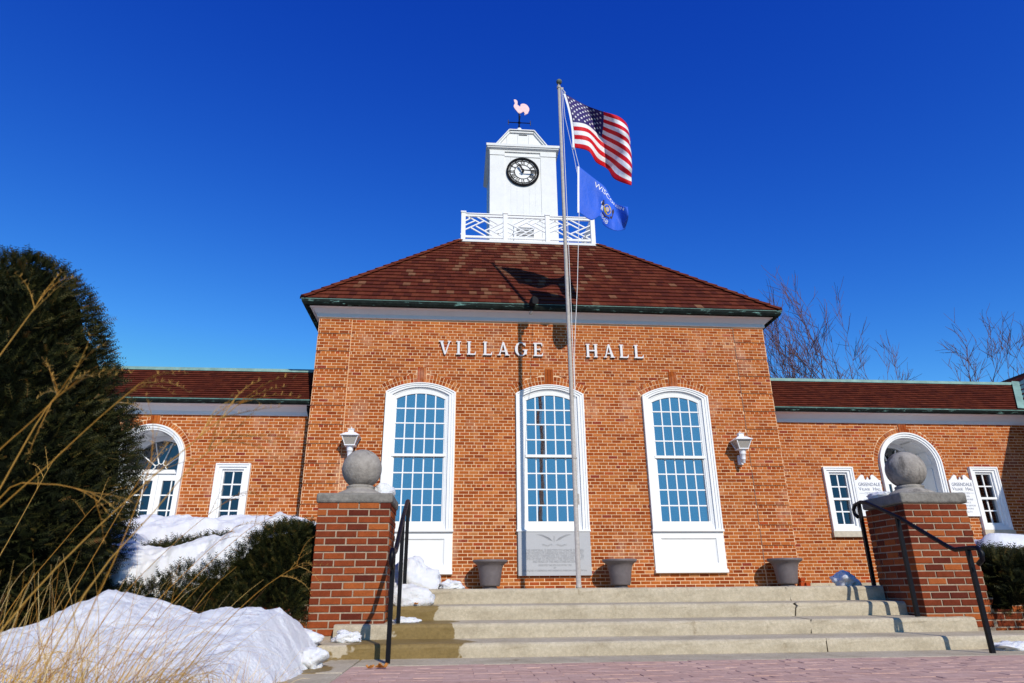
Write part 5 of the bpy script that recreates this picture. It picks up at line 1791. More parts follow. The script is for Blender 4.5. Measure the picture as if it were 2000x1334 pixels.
def low_wall(x0, x1, label, seen):
    y = -6.905
    t = thing('retaining_wall', label, 'wall', ((x0 + x1) / 2, y, -0.5))
    build(MB().box(x0, x1, y, y + 0.2, -0.7, -0.128), 'mortar_core', M['pier_mortar'], t)
    mb = MB()
    for bk in courses(x0, x1, -9, -2, headers=False, shift=0.04):
        pr = 0.008 + rng.uniform(-0.002, 0.002)
        xm = (bk[0] + bk[1]) / 2
        if seen[0] < xm < seen[1]:
            u = MB()
            brick_bevel_geo(u, bk, front_fn(y), pr, 0.5, 0.03, 0.004)
            build(u, 'brick', M['pier_obj'], t, origin=(xm, y, bk[4]))
        else:
            brick_geo(mb, bk, front_fn(y), pr, rng.random())
    tag(build(mb, 'brick_courses', M['pier_attr'], t, tone_attr=True), kind='stuff')
low_wall(-5.3, -3.352, 'low brick retaining wall left of the left gate pier', (-5.2, -3.3))
low_wall(3.462, 11, 'low brick retaining wall right of the right gate pier', (3.4, 5.6))
bedl = MB().box(-11, -3.352, -6.69, -3.61, -0.6, -0.15)
bedl.box(-11, -5.61, -3.61, 0.29, -0.6, -0.15)
tag(build(bedl, 'planting_bed', M['soil']), 'soil bed behind the left retaining wall', kind='structure')
bedr = MB().box(3.462, 11, -6.69, -3.61, -0.6, -0.15)
bedr.box(6.21, 11.6, -3.61, 0.29, -0.6, -0.15)
tag(build(bedr, 'planting_bed', M['soil']), 'soil bed behind the right retaining wall', kind='structure')

# ------------------------------------------------------------------ handrails
def handrail(x, label):
    t = thing('handrail', label, 'handrail', (x, -7.1, -0.5), group='black iron handrails on the steps')
    path = [(-7.93, 0.165), (-7.985, 0.20), (-8.0, 0.255), (-7.965, 0.30), (-7.88, 0.305), (-7.68, 0.302), (-7.60, 0.335), (-7.0, 0.655), (-6.47, 0.880), (-6.36, 0.895), (-6.25, 0.878), (-6.205, 0.83), (-6.215, 0.775), (-6.265, 0.74)]
    pts = [(x, a, b) for a, b in path]
    build(MB().tube(pts, 0.0215, 8), 'rail', M['black_iron'], t, smooth=True)
    for (y, z0, z1) in ((-7.845, PAVE_Z, 0.295), (-6.955, RIS[2] - 0.006, 0.665), (-6.325, 0.0, 0.88)):
        build(MB().box(x - 0.0185, x + 0.0185, y - 0.016, y + 0.016, z0, z1), 'post', M['black_iron'], t, origin=(x, y, z0))
handrail(-2.505, 'black iron handrail beside the left gate pier')
handrail(2.63, 'black iron handrail beside the right gate pier')

# ------------------------------------------------------------------ the building beyond the right wing
ann = thing('annex_building', 'dark roofed brick building at the far right edge behind the right wing', 'building', (15, 2, 0))
aw = MB()
aw.box(11.70, 20, -3.6, 8, -0.6, 3.8)
aw_o = build(aw, 'wall', M['mortar'], ann)
mb = MB()
for b in courses(-3.6, 0.64, 0, 55):
    brick_geo(mb, b, side_fn(11.70, -1), 0.006, rng.random())
for b in courses(11.70, 20, 0, 55):
    brick_geo(mb, b, front_fn(-3.6), 0.006, rng.random())
tag(build(mb, 'brick_courses', M['brick_attr'], aw_o, tone_attr=True), kind='stuff')
ar = MB()
AX, AZ, AR_ = 11.36, 3.85, 1.28
ar.add([(AX, -3.95, AZ), (AX, 8.3, AZ), (AX + AR_, 8.3 - AR_, AZ + SL * AR_), (AX + AR_, -3.95 + AR_, AZ + SL * AR_), (20, -3.95 + AR_, AZ + SL * AR_), (20, 8.3 - AR_, AZ + SL * AR_), (20, -3.95, AZ)],
       [(0, 1, 2, 3), (3, 2, 5, 4), (0, 3, 4, 6)])
ar.add([(AX, -3.95, AZ - 0.06), (AX, 8.3, AZ - 0.06), (20, 8.3, AZ - 0.06), (20, -3.95, AZ - 0.06)], [(0, 1, 2, 3)])
ar_o = build(ar, 'roof', M['roof_deck'], ann)
mb = MB()
P, U, V = Vector((AX, 8.3, AZ)), Vector((0, -1, 0)), Vector((1, 0, SL)).normalized()
for q, t, c in tile_slope(P, U, V, U.cross(V), AR_ * HN, lambda v: (v / HN, 12.25 - v / HN), 0.235, 0.172, None):
    tile_wedge(mb, P, U, V, U.cross(V), q, t * 0.7)
tag(build(mb, 'tile_courses', M['tile_attr'], ar_o, tone_attr=True), kind='stuff')
build(MB().box(AX - 0.05, AX + 0.05, -3.95, 0.28, AZ - 0.08, AZ + 0.01), 'gutter', M['copper'], ann)
vf = MB()
a0, a1 = Vector((11.37, 0.30, 3.90)), Vector((12.32, 1.27, 4.88))
for wdt, up__ in ((-0.16, 0.0), (0.16, 0.0)):
    pass
vf.add([(a0.x - 0.20, a0.y, a0.z + 0.01), (a0.x, a0.y, a0.z), (a1.x, a1.y, a1.z), (a1.x - 0.20, a1.y, a1.z + 0.01), (a0.x + 0.02, a0.y - 0.17, a0.z + 0.03), (a1.x + 0.02, a1.y - 0.17, a1.z + 0.03)],
       [(0, 1, 2, 3), (1, 4, 5, 2)])
build(vf, 'valley_flashing', M['verdigris'], ann)

# ------------------------------------------------------------------ foliage
def sprigs(points, normals, ln, mb_v, mb_f, mb_t, needles=6, up_bias=0.35, tone0=0.35, wid=0.007):
    """Yew sprays: a twig with flat needles either side, springing from each point."""
    for p, n in zip(points, normals):
        d = Vector(n) + Vector((rng.gauss(0, 0.5), rng.gauss(0, 0.5), rng.gauss(up_bias, 0.45)))
        d.normalize()
        s = d.cross(Vector((rng.gauss(0, 1), rng.gauss(0, 1), rng.gauss(0, 1)))).normalized()
        L = ln * rng.uniform(0.55, 1.35)
        p = Vector(p)
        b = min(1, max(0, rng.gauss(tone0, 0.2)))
        tip = p + d * L
        o = len(mb_v)
        mb_v += [tuple(p - s * wid * 0.5), tuple(p + s * wid * 0.5), tuple(tip)]
        mb_f.append((o, o + 1, o + 2))
        mb_t.append(min(1, b + 0.3))
        for k in range(needles):
            t = (k + 0.6) / needles
            c = p + d * L * t
            nl = L * 0.42 * (1 - 0.55 * t)
            for sg in (-1, 1):
                e = c + (s * sg + d * 0.75).normalized() * nl
                w = d * wid
                o = len(mb_v)
                mb_v += [tuple(c - w), tuple(c + w), tuple(e)]
                mb_f.append((o, o + 1, o + 2))
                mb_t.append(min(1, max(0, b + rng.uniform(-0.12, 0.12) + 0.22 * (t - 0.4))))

def foliage_obj(name, V_, F_, T_, parent, mat='yew'):
    mb = MB()
    mb.v, mb.f, mb.t = V_, F_, T_
    return build(mb, name, M[mat], parent, tone_attr=True)

from mathutils import noise as mnoise
def fbm(x, y, z, o=4):
    s, a = 0.0, 0.5
    for k in range(o):
        s += a * mnoise.noise((x * 2 ** k, y * 2 ** k, z * 2 ** k + k * 7.3))
        a *= 0.5
    return s

# the big clipped yew at the left
yx, yy = -6.17, -7.55
yew = thing('yew_tree', 'tall dark green clipped yew filling the left edge', 'tree', (yx, yy, -0.55))
prof_z = [-0.55, -0.3, 0.0, 0.3, 0.6, 0.9, 1.25, 1.6, 2.0, 2.35, 2.65, 2.85, 2.97, 3.06]
prof_r = [0.50, 0.80, 1.06, 1.20, 1.25, 1.24, 1.15, 1.03, 0.87, 0.71, 0.56, 0.42, 0.28, 0.0]
def yr(z, a):
    r = float(np.interp(z, prof_z, prof_r))
    return r * (1 + 0.20 * fbm(math.cos(a) * 1.6 + 3, math.sin(a) * 1.6, z * 0.9, 3)) + 0.20 * fbm(math.cos(a) * 5 + 7, math.sin(a) * 5, z * 3.2, 3) * min(1, r * 2)
core = MB()
nz_, na_ = 26, 28
zs_ = np.linspace(-0.55, 2.94, nz_)
vs = []
for z in zs_:
    for q in range(na_):
        a = 2 * math.pi * q / na_
        r = max(0.02, yr(z, a) - 0.16)
        vs.append((yx + r * math.cos(a), yy + r * math.sin(a), z))
core.add(vs, [(i * na_ + q, i * na_ + (q + 1) % na_, (i + 1) * na_ + (q + 1) % na_, (i + 1) * na_ + q) for i in range(nz_ - 1) for q in range(na_)] + [tuple((nz_ - 1) * na_ + q for q in range(na_))])
build(core, 'shade_core', M['yew_core'], yew)  # solid dark core standing in for shade between the sprays
pts, nrm = [], []
while len(pts) < 24000:
    z = rng.uniform(-0.55, 3.06)
    a = rng.uniform(0, 2 * math.pi)
    r = yr(z, a)
    if rng.random() > (r + 0.25) / 1.6:
        continue
    if math.sin(a) > 0.5 and rng.random() < 0.6:
        continue
    hole = fbm(math.cos(a) * 4 + 9, math.sin(a) * 4, z * 2.2, 3)
    f = 1.0 - rng.uniform(0.0, 0.16) / max(0.3, r) + 0.06 * hole
    slope = float(np.interp(z + 0.1, prof_z, prof_r)) - float(np.interp(z - 0.1, prof_z, prof_r))
    pts.append((yx + r * f * math.cos(a), yy + r * f * math.sin(a), z))
    nrm.append(Vector((math.cos(a), math.sin(a), -slope * 3)).normalized())
V_, F_, T_ = [], [], []
sprigs(pts, nrm, 0.092, V_, F_, T_, 5, 0.35, 0.34, 0.0048)
# a few long stray shoots
pts, nrm = [], []
for k in range(34):
    z, a = rng.uniform(0.3, 3.12), rng.uniform(-2.6, 0.6)
    r = yr(z, a)
    pts.append((yx + r * math.cos(a), yy + r * math.sin(a), z)); nrm.append((math.cos(a) * 1.6, math.sin(a) * 1.6, 0.5))
sprigs(pts, nrm, 0.13, V_, F_, T_, 9, 0.5, 0.7, 0.004)
foliage_obj('crown', V_, F_, T_, yew)
build(MB().tube([(yx, yy, -0.6), (yx + 0.02, yy, 0.6), (yx, yy, 2.4)], [0.16, 0.12, 0.04], 10), 'trunk', M['bark'], yew)

def hedge(name, label, x0, x1, y0, y1, hf, n, parent_loc, green, base=-0.25, ln=0.095):
    """Clipped shrub as a mound hf(x, y) with a leafy front; green(x, y, z) says where the leaves show."""
    t = thing(name, label, 'shrub', parent_loc)
    c = MB()
    nx_, ny_ = 34, 22
    vs = [(x0 + (x1 - x0) * i / nx_, y0 + (y1 - y0) * j / ny_, hf(x0 + (x1 - x0) * i / nx_, y0 + (y1 - y0) * j / ny_) - 0.07) for j in range(ny_ + 1) for i in range(nx_ + 1)]
    c.add(vs, [(j * (nx_ + 1) + i, j * (nx_ + 1) + i + 1, (j + 1) * (nx_ + 1) + i + 1, (j + 1) * (nx_ + 1) + i) for j in range(ny_) for i in range(nx_)])
    c.v = [(v[0], max(v[1], -6.88), base + 0.02) if v[2] < base else v for v in c.v]
    build(c, 'shade_core', M['yew_core'], t)
    P_, N_ = [], []
    tries = 0
    while len(P_) < n and tries < n * 14:
        tries += 1
        x, y = rng.uniform(x0, x1), y0 + (y1 - y0) * rng.random() ** 1.6
        h = hf(x, y)
        if h < base:
            continue
        e = 0.04
        gx, gy = (hf(x + e, y) - hf(x - e, y)) / (2 * e), (hf(x, y + e) - hf(x, y - e)) / (2 * e)
        nn = Vector((-gx, -gy, 1))
        if rng.random() > min(1, nn.length / 5.0 + 0.12):
            continue
        z = h - rng.uniform(0.0, 0.06)
        if not green(x, y, z):
            continue
        P_.append((x, y, z)); N_.append(nn.normalized())
    Vv, Ff, Tt = [], [], []
    sprigs(P_, N_, ln, Vv, Ff, Tt, 5, 0.2, 0.36, 0.0045)
    foliage_obj('crown', Vv, Ff, Tt, t)
    for k in range(3):
        xx = x0 + (x1 - x0) * (0.3 + 0.2 * k)
        build(MB().tube([(xx, (y0 + y1) / 2, -0.1), (xx + 0.05, (y0 + y1) / 2, 0.2)], [0.03, 0.02], 6), 'stem', M['bark'], t)
    return t

def sstep(a, b, x):
    t = min(1, max(0, (x - a) / (b - a)))
    return t * t * (3 - 2 * t)

def hl(x, y):
    """Left shrub: steep front rising over the wall, then sloping up to the back."""
    front = -7.20 + 0.16 * fbm(x * 1.4, 2.0, 0.5, 3)
    rise = sstep(front - 0.06, front + 0.55, y)
    crest = float(np.interp(x, [-6.0, -5.0, -4.5, -4.15, -3.9, -3.6], [0.10, 0.13, 0.24, 0.36, 0.55, 0.62])) + 0.08 * fbm(x * 1.3 + 4, y, 0, 3)
    back = 0.74 - 0.16 * sstep(-4.1, -3.6, x)
    body = crest + (back - crest) * min(1, max(0, (y + 6.75) / 2.0))
    h = -0.45 + (body + 0.45) * rise + 0.13 * fbm(x * 3, y * 3, 1, 4)
    edge = sstep(-3.32, -3.52, x)
    return -0.5 + (h + 0.5) * (0.15 + 0.85 * edge)
def snow_mask(x, y):
    """Above zero where snow lies on the left shrub."""
    m = -3.80 - x + 0.10 * (y + 6.1) + 0.55 * fbm(x * 2.4, y * 2.4, 3, 4)
    m = min(m, (y + 6.78) * 1.4 + 0.65 * fbm(x * 3 + 8, y * 3, 5, 4))
    hx, hy = (x + 4.95) / 0.40, (y + 5.75) / 0.42
    m = min(m, (math.hypot(hx, hy) - 1.0 + 0.5 * fbm(x * 4, y * 4, 9, 3)) * 0.5)
    return m
hedge('yew_shrub', 'dark green spreading yew beside the left gate pier, half under snow', -6.4, -3.34, -7.4, -4.3, hl, 11000, (-4.6, -5.8, -0.1), lambda x, y, z: snow_mask(x, y) < 0.06)
def hr(x, y):
    front = -7.34 + 0.16 * fbm(x * 1.4 + 20, 2.0, 0.5, 3)
    rise = sstep(front - 0.06, front + 0.40, y)
    h = -0.38 + (0.71 + 0.12 * fbm(x * 1.6, y * 1.2, 11, 3)) * rise + 0.15 * fbm(x * 3, y * 3, 21, 4)
    return -0.5 + (h + 0.5) * sstep(3.44, 3.62, x) * (1 - sstep(-5.3, -4.8, y))
hedge('yew_shrub', 'dark green yew shrub at the right edge beside the right gate pier', 3.46, 6.2, -7.6, -4.8, hr, 8500, (4.7, -6, -0.1), lambda x, y, z: True)

# ------------------------------------------------------------------ snow
def snow_field(name, label, x0, x1, y0, y1, nx_, ny_, hf, floor, keep=None):
    mb = MB()
    H = {}
    for j in range(ny_ + 1):
        for i in range(nx_ + 1):
            x, y = x0 + (x1 - x0) * i / nx_, y0 + (y1 - y0) * j / ny_
            H[i, j] = (x, y, hf(x, y))
    idx, vs, fs = {}, [], []
    def vid(k):
        if k not in idx:
            idx[k] = len(vs); vs.append(H[k])
        return idx[k]
    for j in range(ny_):
        for i in range(nx_):
            c = [(i, j), (i + 1, j), (i + 1, j + 1), (i, j + 1)]
            if all(H[k][2] < floor(H[k][0], H[k][1]) - 0.02 for k in c):
                continue
            fs.append(tuple(vid(k) for k in c))
    mb.add(vs, fs)
    o = build(mb, name, M['snow'], origin=((x0 + x1) / 2, (y0 + y1) / 2, 0), smooth=True)
    tag(o, label, kind='stuff')
    return o
def h_snow_shrub(x, y):
    m = snow_mask(x, y)
    th = 0.16 * sstep(0.0, 0.28, m) - 0.10 * sstep(0.06, -0.12, m)
    return hl(x, y) + th + 0.07 * (0.12 - abs(fbm(x * 5, y * 5, 2, 4))) + 0.012 * fbm(x * 20, y * 20, 2, 3)
snow_field('snow', 'thick snow lying over the left yew shrub', -6.45, -3.5, -6.9, -4.3, 150, 130, h_snow_shrub, lambda x, y: hl(x, y) - 0.05)
def h_snow_back(x, y):
    return 0.50 + 0.10 * fbm(x * 0.9, y * 0.9, 4, 3) - 0.55 * sstep(-3.7, -2.9, y) - 0.65 * sstep(-4.3, -3.95, x) + 0.30 * sstep(-5.2, -4.4, y)
snow_field('snow', 'snow heaped behind the left shrub and before the wing wall', -11, -3.9, -5.1, 0.25, 90, 70, lambda x, y: (0.62 + 0.10 * fbm(x * 0.9, y * 0.9, 4, 3)) * (1 - 0.75 * sstep(-3.6, -1.5, y)) * sstep(-3.92, -4.35, x) * sstep(-5.1, -4.5, y) - 0.1, lambda x, y: -0.06)
snow_field('snow', 'snow bank behind the right shrub under the narrow window', 3.6, 11, -5.6, 0.25, 90, 70, lambda x, y: (0.80 + 0.12 * fbm(x * 0.9, y * 0.9, 14, 3) - 0.012 * (x - 4)) * sstep(4.9 + max(0, y + 4.6) * 0.62, 5.6 + max(0, y + 4.6) * 0.62, x) * sstep(-5.4, -4.6, y) * (1 - 0.5 * sstep(-2, 0, y)) - 0.1, lambda x, y: -0.06)

RIDGE = [(-9, -0.30), (-6.2, -0.30), (-5.328, -0.289), (-5.118, -0.271), (-4.821, -0.133), (-4.552, -0.001), (-4.317, -0.051), (-4.155, -0.121), (-3.924, -0.2), (-3.737, -0.136), (-3.353, -0.14), (-3.20, -0.225), (-3.09, -0.33), (-2.98, -0.46), (-2.86, -0.62)]
def h_bank(x, y):
    yr_ = -8.1 + 0.12 * fbm(x * 0.9, 0, 3, 2)
    xs_ = x + 0.05 * fbm(x * 4, y * 4, 6, 3)
    # the ridge keeps its shape along the line of sight, so the bank also widens toward the viewer
    crest = float(np.interp(xs_, [a for a, b in RIDGE], [b for a, b in RIDGE]))
    d = y - yr_
    f = math.exp(-(d / (0.75 if d > 0 else 1.05)) ** 2)
    low = -0.50 if d < 0 else -0.42
    h = low + (crest - low) * f
    # right-hand foot of the bank, ragged where it meets the slabs
    foot = -2.98 - 0.30 * max(0, -9.0 - y) * 0.6 + 0.09 * fbm(y * 2.5, 3, 1, 3)
    e = sstep(foot + 0.02, foot - 0.38, x)
    h = -0.66 + (h + 0.66) * e ** 0.6
    return h + 0.060 * fbm(x * 2.6, y * 2.6, 8, 5) + 0.085 * (0.14 - abs(fbm(x * 4.5, y * 4.5, 3, 4))) + 0.032 * (0.14 - abs(fbm(x * 13, y * 13, 5, 3))) + 0.016 * fbm(x * 26, y * 26, 5, 2)
snow_field('snow_bank', 'rounded bank of old snow at the front left below the steps', -8.2, -2.6, -12.2, -6.95, 230, 220, h_bank, lambda x, y: -0.60)

def snow_lump(name, label, c, r, seed, rough=0.30, nu=40, nv=24):
    mb = MB()
    vs = []
    for j in range(nv + 1):
        for i in range(nu):
            a, b = 2 * math.pi * i / nu, -math.pi / 2 + math.pi * j / nv
            d = Vector((math.cos(a) * math.cos(b), math.sin(a) * math.cos(b), math.sin(b)))
            k = 1 + rough * 1.6 * fbm(d.x * 1.5 + seed, d.y * 1.5, d.z * 1.5, 4) + 0.10 * fbm(d.x * 6 + seed, d.y * 6, d.z * 6, 3)
            vs.append((c[0] + r[0] * d.x * k, c[1] + r[1] * d.y * k, c[2] + r[2] * d.z * k))
    mb.add(vs, [(j * nu + i, j * nu + (i + 1) % nu, (j + 1) * nu + (i + 1) % nu, (j + 1) * nu + i) for j in range(nv) for i in range(nu)])
    o = build(mb, name, M['snow'], origin=c, smooth=True)
    tag(o, label, 'snow')
    return o
snow_lump('snow_pile', 'large white snow pile on the top step behind the left handrail', (-2.45, -5.85, 0.06), (0.29, 0.28, 0.25), 1.0, 0.42)
snow_lump('snow_pile', 'small snow lump on the second step against the left gate pier', (-2.46, -6.47, -0.09), (0.25, 0.15, 0.13), 4.0)
snow_lump('snow_pile', 'snow crumbs at the foot of the large pile on the top step', (-2.02, -5.98, 0.03), (0.13, 0.10, 0.06), 6.0, 0.5)
snow_lump('snow_chunk', 'jagged little snow chunk on the lower step before the left gate pier', (-2.93, -7.22, -0.40), (0.115, 0.07, 0.06), 9.0, 0.8)
snow_lump('snow_chunk', 'thin snow patch at the left handrail middle post', (-2.44, -6.85, -0.285), (0.14, 0.07, 0.035), 12.0, 0.5)
snow_lump('snow_clump', 'snow tucked beside the ball on the left gate pier', (-2.765, -6.44, 0.95), (0.13, 0.17, 0.12), 14.0)
snow_lump('snow_clump', 'snow tucked beside the ball on the right gate pier', (2.86, -6.40, 0.955), (0.12, 0.15, 0.055), 17.0)
snow_lump('snow_pile', 'shaded snow pile on the top step behind the right gate pier', (2.53, -5.95, 0.045), (0.13, 0.16, 0.105), 21.0, 0.45)
snow_lump('snow_chunk', 'small snow chunk at the foot of the right handrail', (3.02, -7.62, -0.53), (0.20, 0.10, 0.05), 25.0, 0.6)
snow_lump('snow_chunk', 'icy snow lump where the bank meets the lowest step', (-3.06, -8.05, -0.50), (0.10, 0.12, 0.09), 28.0, 0.5)
snow_lump('snow_chunk', 'snow lump spilling over the lowest step end', (-3.30, -7.45, -0.40), (0.20, 0.13, 0.075), 31.0, 0.4)

# ------------------------------------------------------------------ dead leaves
def dry_leaf(x, y, z, s, label, seed):
    r_ = random.Random(seed)
    mb = MB()
    n = 14
    vs = [(x, y, z + 0.006)]
    for k in range(n):
        a = 2 * math.pi * k / n
        rr = s * (0.55 + 0.45 * abs(math.sin(a * 2.5))) * r_.uniform(0.8, 1.1)
        vs.append((x + rr * math.cos(a), y + rr * math.sin(a) * 0.7, z + 0.01 + s * 0.55 * abs(math.cos(a * 1.5 + seed)) ** 1.5))
    mb.add(vs, [(0, k + 1, (k + 1) % n + 1) for k in range(n)])
    o = build(mb, 'dry_leaf', M['leaf_dry'], origin=(x, y, z))
    sm = o.modifiers.new('thickness', 'SOLIDIFY')
    sm.thickness = 0.002
    tag(o, label, 'leaf')
dry_leaf(-2.515, -8.20, PAVE_Z, 0.055, 'curled orange leaf on the pink paving, larger of two', 3)
dry_leaf(-2.60, -8.22, PAVE_Z, 0.036, 'small curled orange leaf on the pink paving, smaller of two', 5)
dry_leaf(-3.06, -7.56, PAVE_Z, 0.045, 'brown leaf lying against the lowest step by the snow bank', 8)
dry_leaf(-2.36, -6.62, RIS[1], 0.026, 'tiny brown leaf under the snow on the second step', 9)

# ------------------------------------------------------------------ dry ornamental grass in front
def blade(mb, p0, d, L, w, droop, tone, seg=7, side=None):
    p, d = Vector(p0), Vector(d).normalized()
    pts, rad = [p.copy()], [w]
    for k in range(seg):
        d = (d + Vector((rng.gauss(0, 0.05), rng.gauss(0, 0.05), -droop * (k + 1) / seg))).normalized()
        p = p + d * L / seg
        pts.append(p.copy())
        rad.append(w * (1 - 0.8 * (k + 1) / seg))
    mb.tube(pts, rad, 3, tone, caps=False)
    return pts

def stalk(parent, pts, w, head):
    """One seed stalk with its branching head, a part of its tuft."""
    mb = MB()
    ps = [Vector(p) for p in pts]
    w = w * 0.68
    fine = []
    for k in range(13):
        fine.append(Vector(crom([tuple(p) for p in ps], k / 12)))
    mb.tube(fine, [w * (1 - 0.5 * k / 12) for k in range(13)], 5, rng.uniform(0.15, 0.5))
    tip = fine[-1]
    dirn = (fine[-1] - fine[-3]).normalized()
    for k in range(head):
        d = (dirn + Vector((rng.gauss(0, 0.45), rng.gauss(0, 0.3), rng.gauss(0.0, 0.45)))).normalized()
        b = fine[-1 - (k % 3)]
        pp = blade(mb, b, d, rng.uniform(0.10, 0.20), w * 0.7, rng.uniform(0.05, 0.30), rng.uniform(0.0, 0.6), 7)
        for q in range(2, len(pp)):
            for sg in (-1, 1):
                e = pp[q] + (dirn + Vector((rng.gauss(0, 0.6), rng.gauss(0, 0.5), rng.gauss(0, 0.6)))).normalized() * 0.012
                mb.tube([pp[q], e], [w * 0.35, w * 0.2], 3, 0.5, caps=False)
    o = build(mb, 'stalk', M['straw'], parent, origin=tuple(fine[0]), tone_attr=True)
    return o

def tuft(label, c, nb, h, spread, lean, stalks):
    t = thing('ornamental_grass', label, 'grass', c, group='dry grass clumps at the front left')
    mb = MB()
    for k in range(nb):
        a = rng.uniform(0, 2 * math.pi)
        r = spread * math.sqrt(rng.random()) * 0.45
        p = (c[0] + r * math.cos(a), c[1] + r * math.sin(a), c[2])
        d = Vector((math.cos(a) * 0.35 + lean[0] + rng.gauss(0, 0.2), math.sin(a) * 0.35 + lean[1] + rng.gauss(0, 0.15), rng.uniform(0.7, 1.3)))
        blade(mb, p, d, h * rng.uniform(0.35, 1.2), rng.uniform(0.0011, 0.0026), rng.choice([0.05, 0.12, 0.3, 0.6, 0.9]), rng.random() ** 0.7, 9)
    build(mb, 'blades', M['straw'], t, tone_attr=True)['kind'] = 'stuff'
    for (pts, w, hd) in stalks:
        stalk(t, pts, w, hd)
    return t
ST_A = [([(-3.20, -11.95, -0.50), (-3.105, -11.9, -0.163), (-2.989, -11.9, 0.029), (-2.842, -11.9, 0.209), (-2.709, -11.9, 0.353), (-2.60, -11.9, 0.465)], 0.0034, 7),
        ([(-3.02, -11.9, -0.40), (-2.90, -11.9, -0.02), (-2.772, -11.9, 0.177), (-2.69, -11.9, 0.303), (-2.609, -11.9, 0.379)], 0.003, 6),
        ([(-3.30, -11.9, 0.10), (-3.203, -11.9, 0.306), (-3.127, -11.9, 0.408), (-3.06, -11.9, 0.50)], 0.003, 5),
        ([(-3.28, -11.85, -0.1), (-3.179, -11.9, 0.164), (-3.112, -11.9, 0.402), (-3.07, -11.9, 0.50)], 0.003, 5),
        ([(-3.36, -11.9, 0.35), (-3.267, -11.9, 0.556), (-3.218, -11.9, 0.677), (-3.19, -11.9, 0.75)], 0.0028, 4),
        ([(-3.32, -11.9, -0.3), (-3.20, -11.9, 0.1), (-3.053, -11.9, 0.30), (-2.95, -11.9, 0.43), (-2.87, -11.9, 0.52)], 0.0028, 6),
        ([(-3.26, -11.9, -0.2), (-3.161, -11.9, 0.20), (-3.056, -11.9, 0.247), (-2.93, -11.9, 0.225)], 0.0026, 4),
        ([(-2.99, -11.9, -0.5), (-2.922, -11.9, -0.213), (-2.841, -11.9, 0.077), (-2.80, -11.9, 0.30)], 0.0026, 5)]
tuft('nearest dry grass clump at the lower left corner with tall seed stalks', (-3.22, -11.6, -0.52), 230, 0.50, 0.55, (0.25, 0.0), ST_A)
ST_B = [([(-3.72, -10.4, -0.55), (-3.55, -10.35, -0.1), (-3.32, -10.3, 0.22), (-3.10, -10.3, 0.42)], 0.003, 4),
        ([(-3.62, -10.4, -0.55), (-3.42, -10.35, -0.15), (-3.22, -10.3, 0.12), (-3.06, -10.3, 0.28)], 0.003, 4),
        ([(-3.55, -10.4, -0.55), (-3.36, -10.4, -0.2), (-3.15, -10.4, 0.08), (-2.98, -10.4, 0.25), (-2.90, -10.4, 0.30)], 0.003, 3),
        ([(-3.32, -10.3, -0.55), (-3.12, -10.3, -0.24), (-2.92, -10.3, -0.02), (-2.75, -10.3, 0.10)], 0.0028, 7),
        ([(-3.80, -10.5, -0.55), (-3.70, -10.45, -0.1), (-3.58, -10.4, 0.3), (-3.48, -10.4, 0.55)], 0.003, 4)]
tuft('dry grass clump leaning right across the middle of the snow bank', (-3.50, -10.35, -0.55), 270, 0.62, 0.55, (0.28, 0.0), ST_B)
ST_C = [([(-4.45, -10.0, -0.55), (-4.40, -9.95, -0.1), (-4.30, -9.9, 0.35), (-4.22, -9.9, 0.62)], 0.003, 4),
        ([(-4.30, -10.0, -0.55), (-4.22, -9.95, -0.1), (-4.05, -9.9, 0.25), (-3.92, -9.9, 0.45)], 0.003, 4)]
tuft('dry grass clump at the left edge of the snow bank', (-4.20, -10.0, -0.52), 230, 0.64, 0.6, (0.15, 0.0), ST_C)
tuft('short curly dry grass clump by the concrete slabs at the bottom', (-2.98, -10.35, -0.56), 260, 0.28, 0.42, (0.05, 0.0), [])

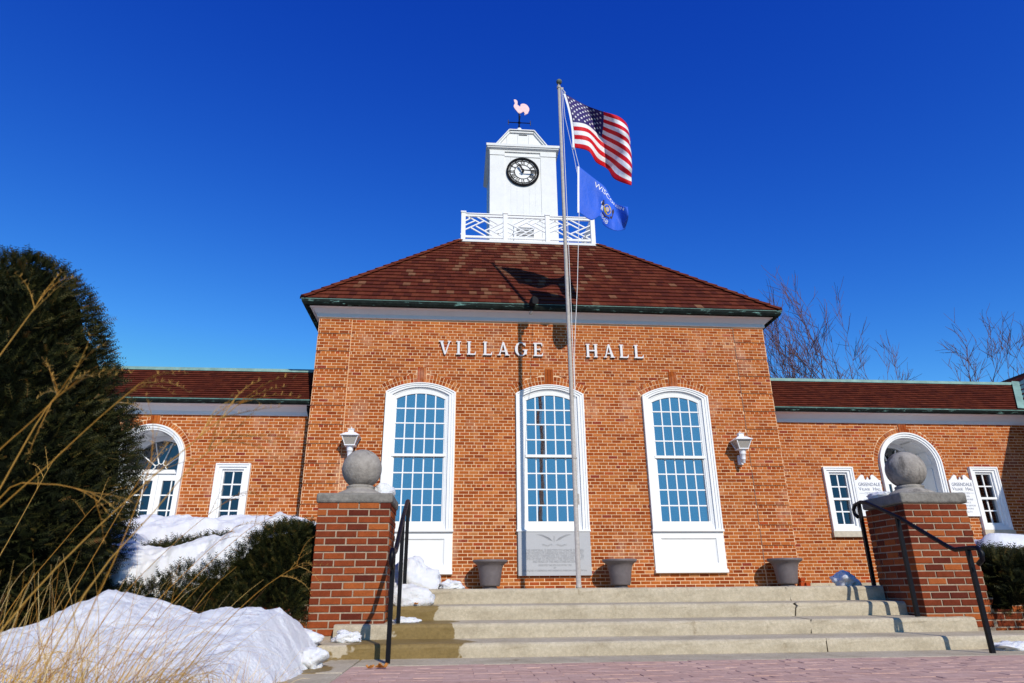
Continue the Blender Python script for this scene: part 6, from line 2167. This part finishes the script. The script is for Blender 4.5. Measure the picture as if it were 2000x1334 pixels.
# ------------------------------------------------------------------ bare trees behind the right wing
def bare_tree(label, base, h, seed, spread, trunk_r, lean=0.0, group='bare trees behind the right wing'):
    r_ = random.Random(seed)
    t = thing('bare_tree', label, 'tree', base, group=group)
    tr, cr = MB(), MB()
    def grow(p, d, L, rad, depth):
        n = 4
        pts, rr = [p.copy()], [rad]
        for k in range(n):
            d = (d + Vector((r_.gauss(0, 0.10), r_.gauss(0, 0.10), r_.gauss(0.03, 0.06)))).normalized()
            p = p + d * L / n
            pts.append(p.copy())
            rr.append(rad * (1 - 0.45 * (k + 1) / n))
        (tr if depth == 0 else cr).tube(pts, rr, 6 if depth < 2 else 4 if depth < 3 else 3, r_.random(), caps=False)
        if depth >= 5:
            return
        kids = (4, 4, 3, 4, 3)[depth]
        for k in range(kids):
            i = n if (k == 0 and depth < 4) else r_.randint(1 if depth else 3, n)
            ax = d.orthogonal().normalized()
            ax.rotate(Matrix.Rotation(r_.uniform(0, 6.283), 3, d))
            an = r_.uniform(0.30, 0.75) * spread if k else r_.uniform(0.05, 0.25)
            nd = (d * math.cos(an) + ax * math.sin(an) + Vector((0, 0, 0.10))).normalized()
            grow(pts[i].copy(), nd, L * r_.uniform(0.55, 0.78), max(0.013, rr[i] * r_.uniform(0.5, 0.68)), depth + 1)
    grow(Vector(base), Vector((lean, 0, 1)), h * 0.40, trunk_r, 0)
    build(tr, 'trunk', M['bark'], t, tone_attr=True)
    build(cr, 'crown', M['twig'], t, tone_attr=True)
bare_tree('tallest bare tree above the right wing next to the main roof corner', (18.1, 20, -0.6), 15.2, 8, 0.95, 0.27)
bare_tree('middle bare tree of the three above the right wing roof', (22.4, 20.5, -0.6), 17.4, 17, 1.05, 0.25)
bare_tree('lowest bare tree rising above the far end of the right wing', (26.8, 21, -0.6), 13.8, 26, 1.2, 0.24)
bare_tree('faint bare tree half hidden by the main block above the right wing', (16.6, 24, -0.6), 14.8, 21, 1.0, 0.18)
bare_tree('bare tree across the road, mirrored faintly in the tall window glass', (-14.0, -78, -0.6), 11.0, 31, 1.1, 0.20, group='bare trees across the road')
bare_tree('bare tree across the road, mirrored in the narrow window beside the right door', (38.0, -66, -0.6), 17.0, 33, 1.1, 0.26, group='bare trees across the road')
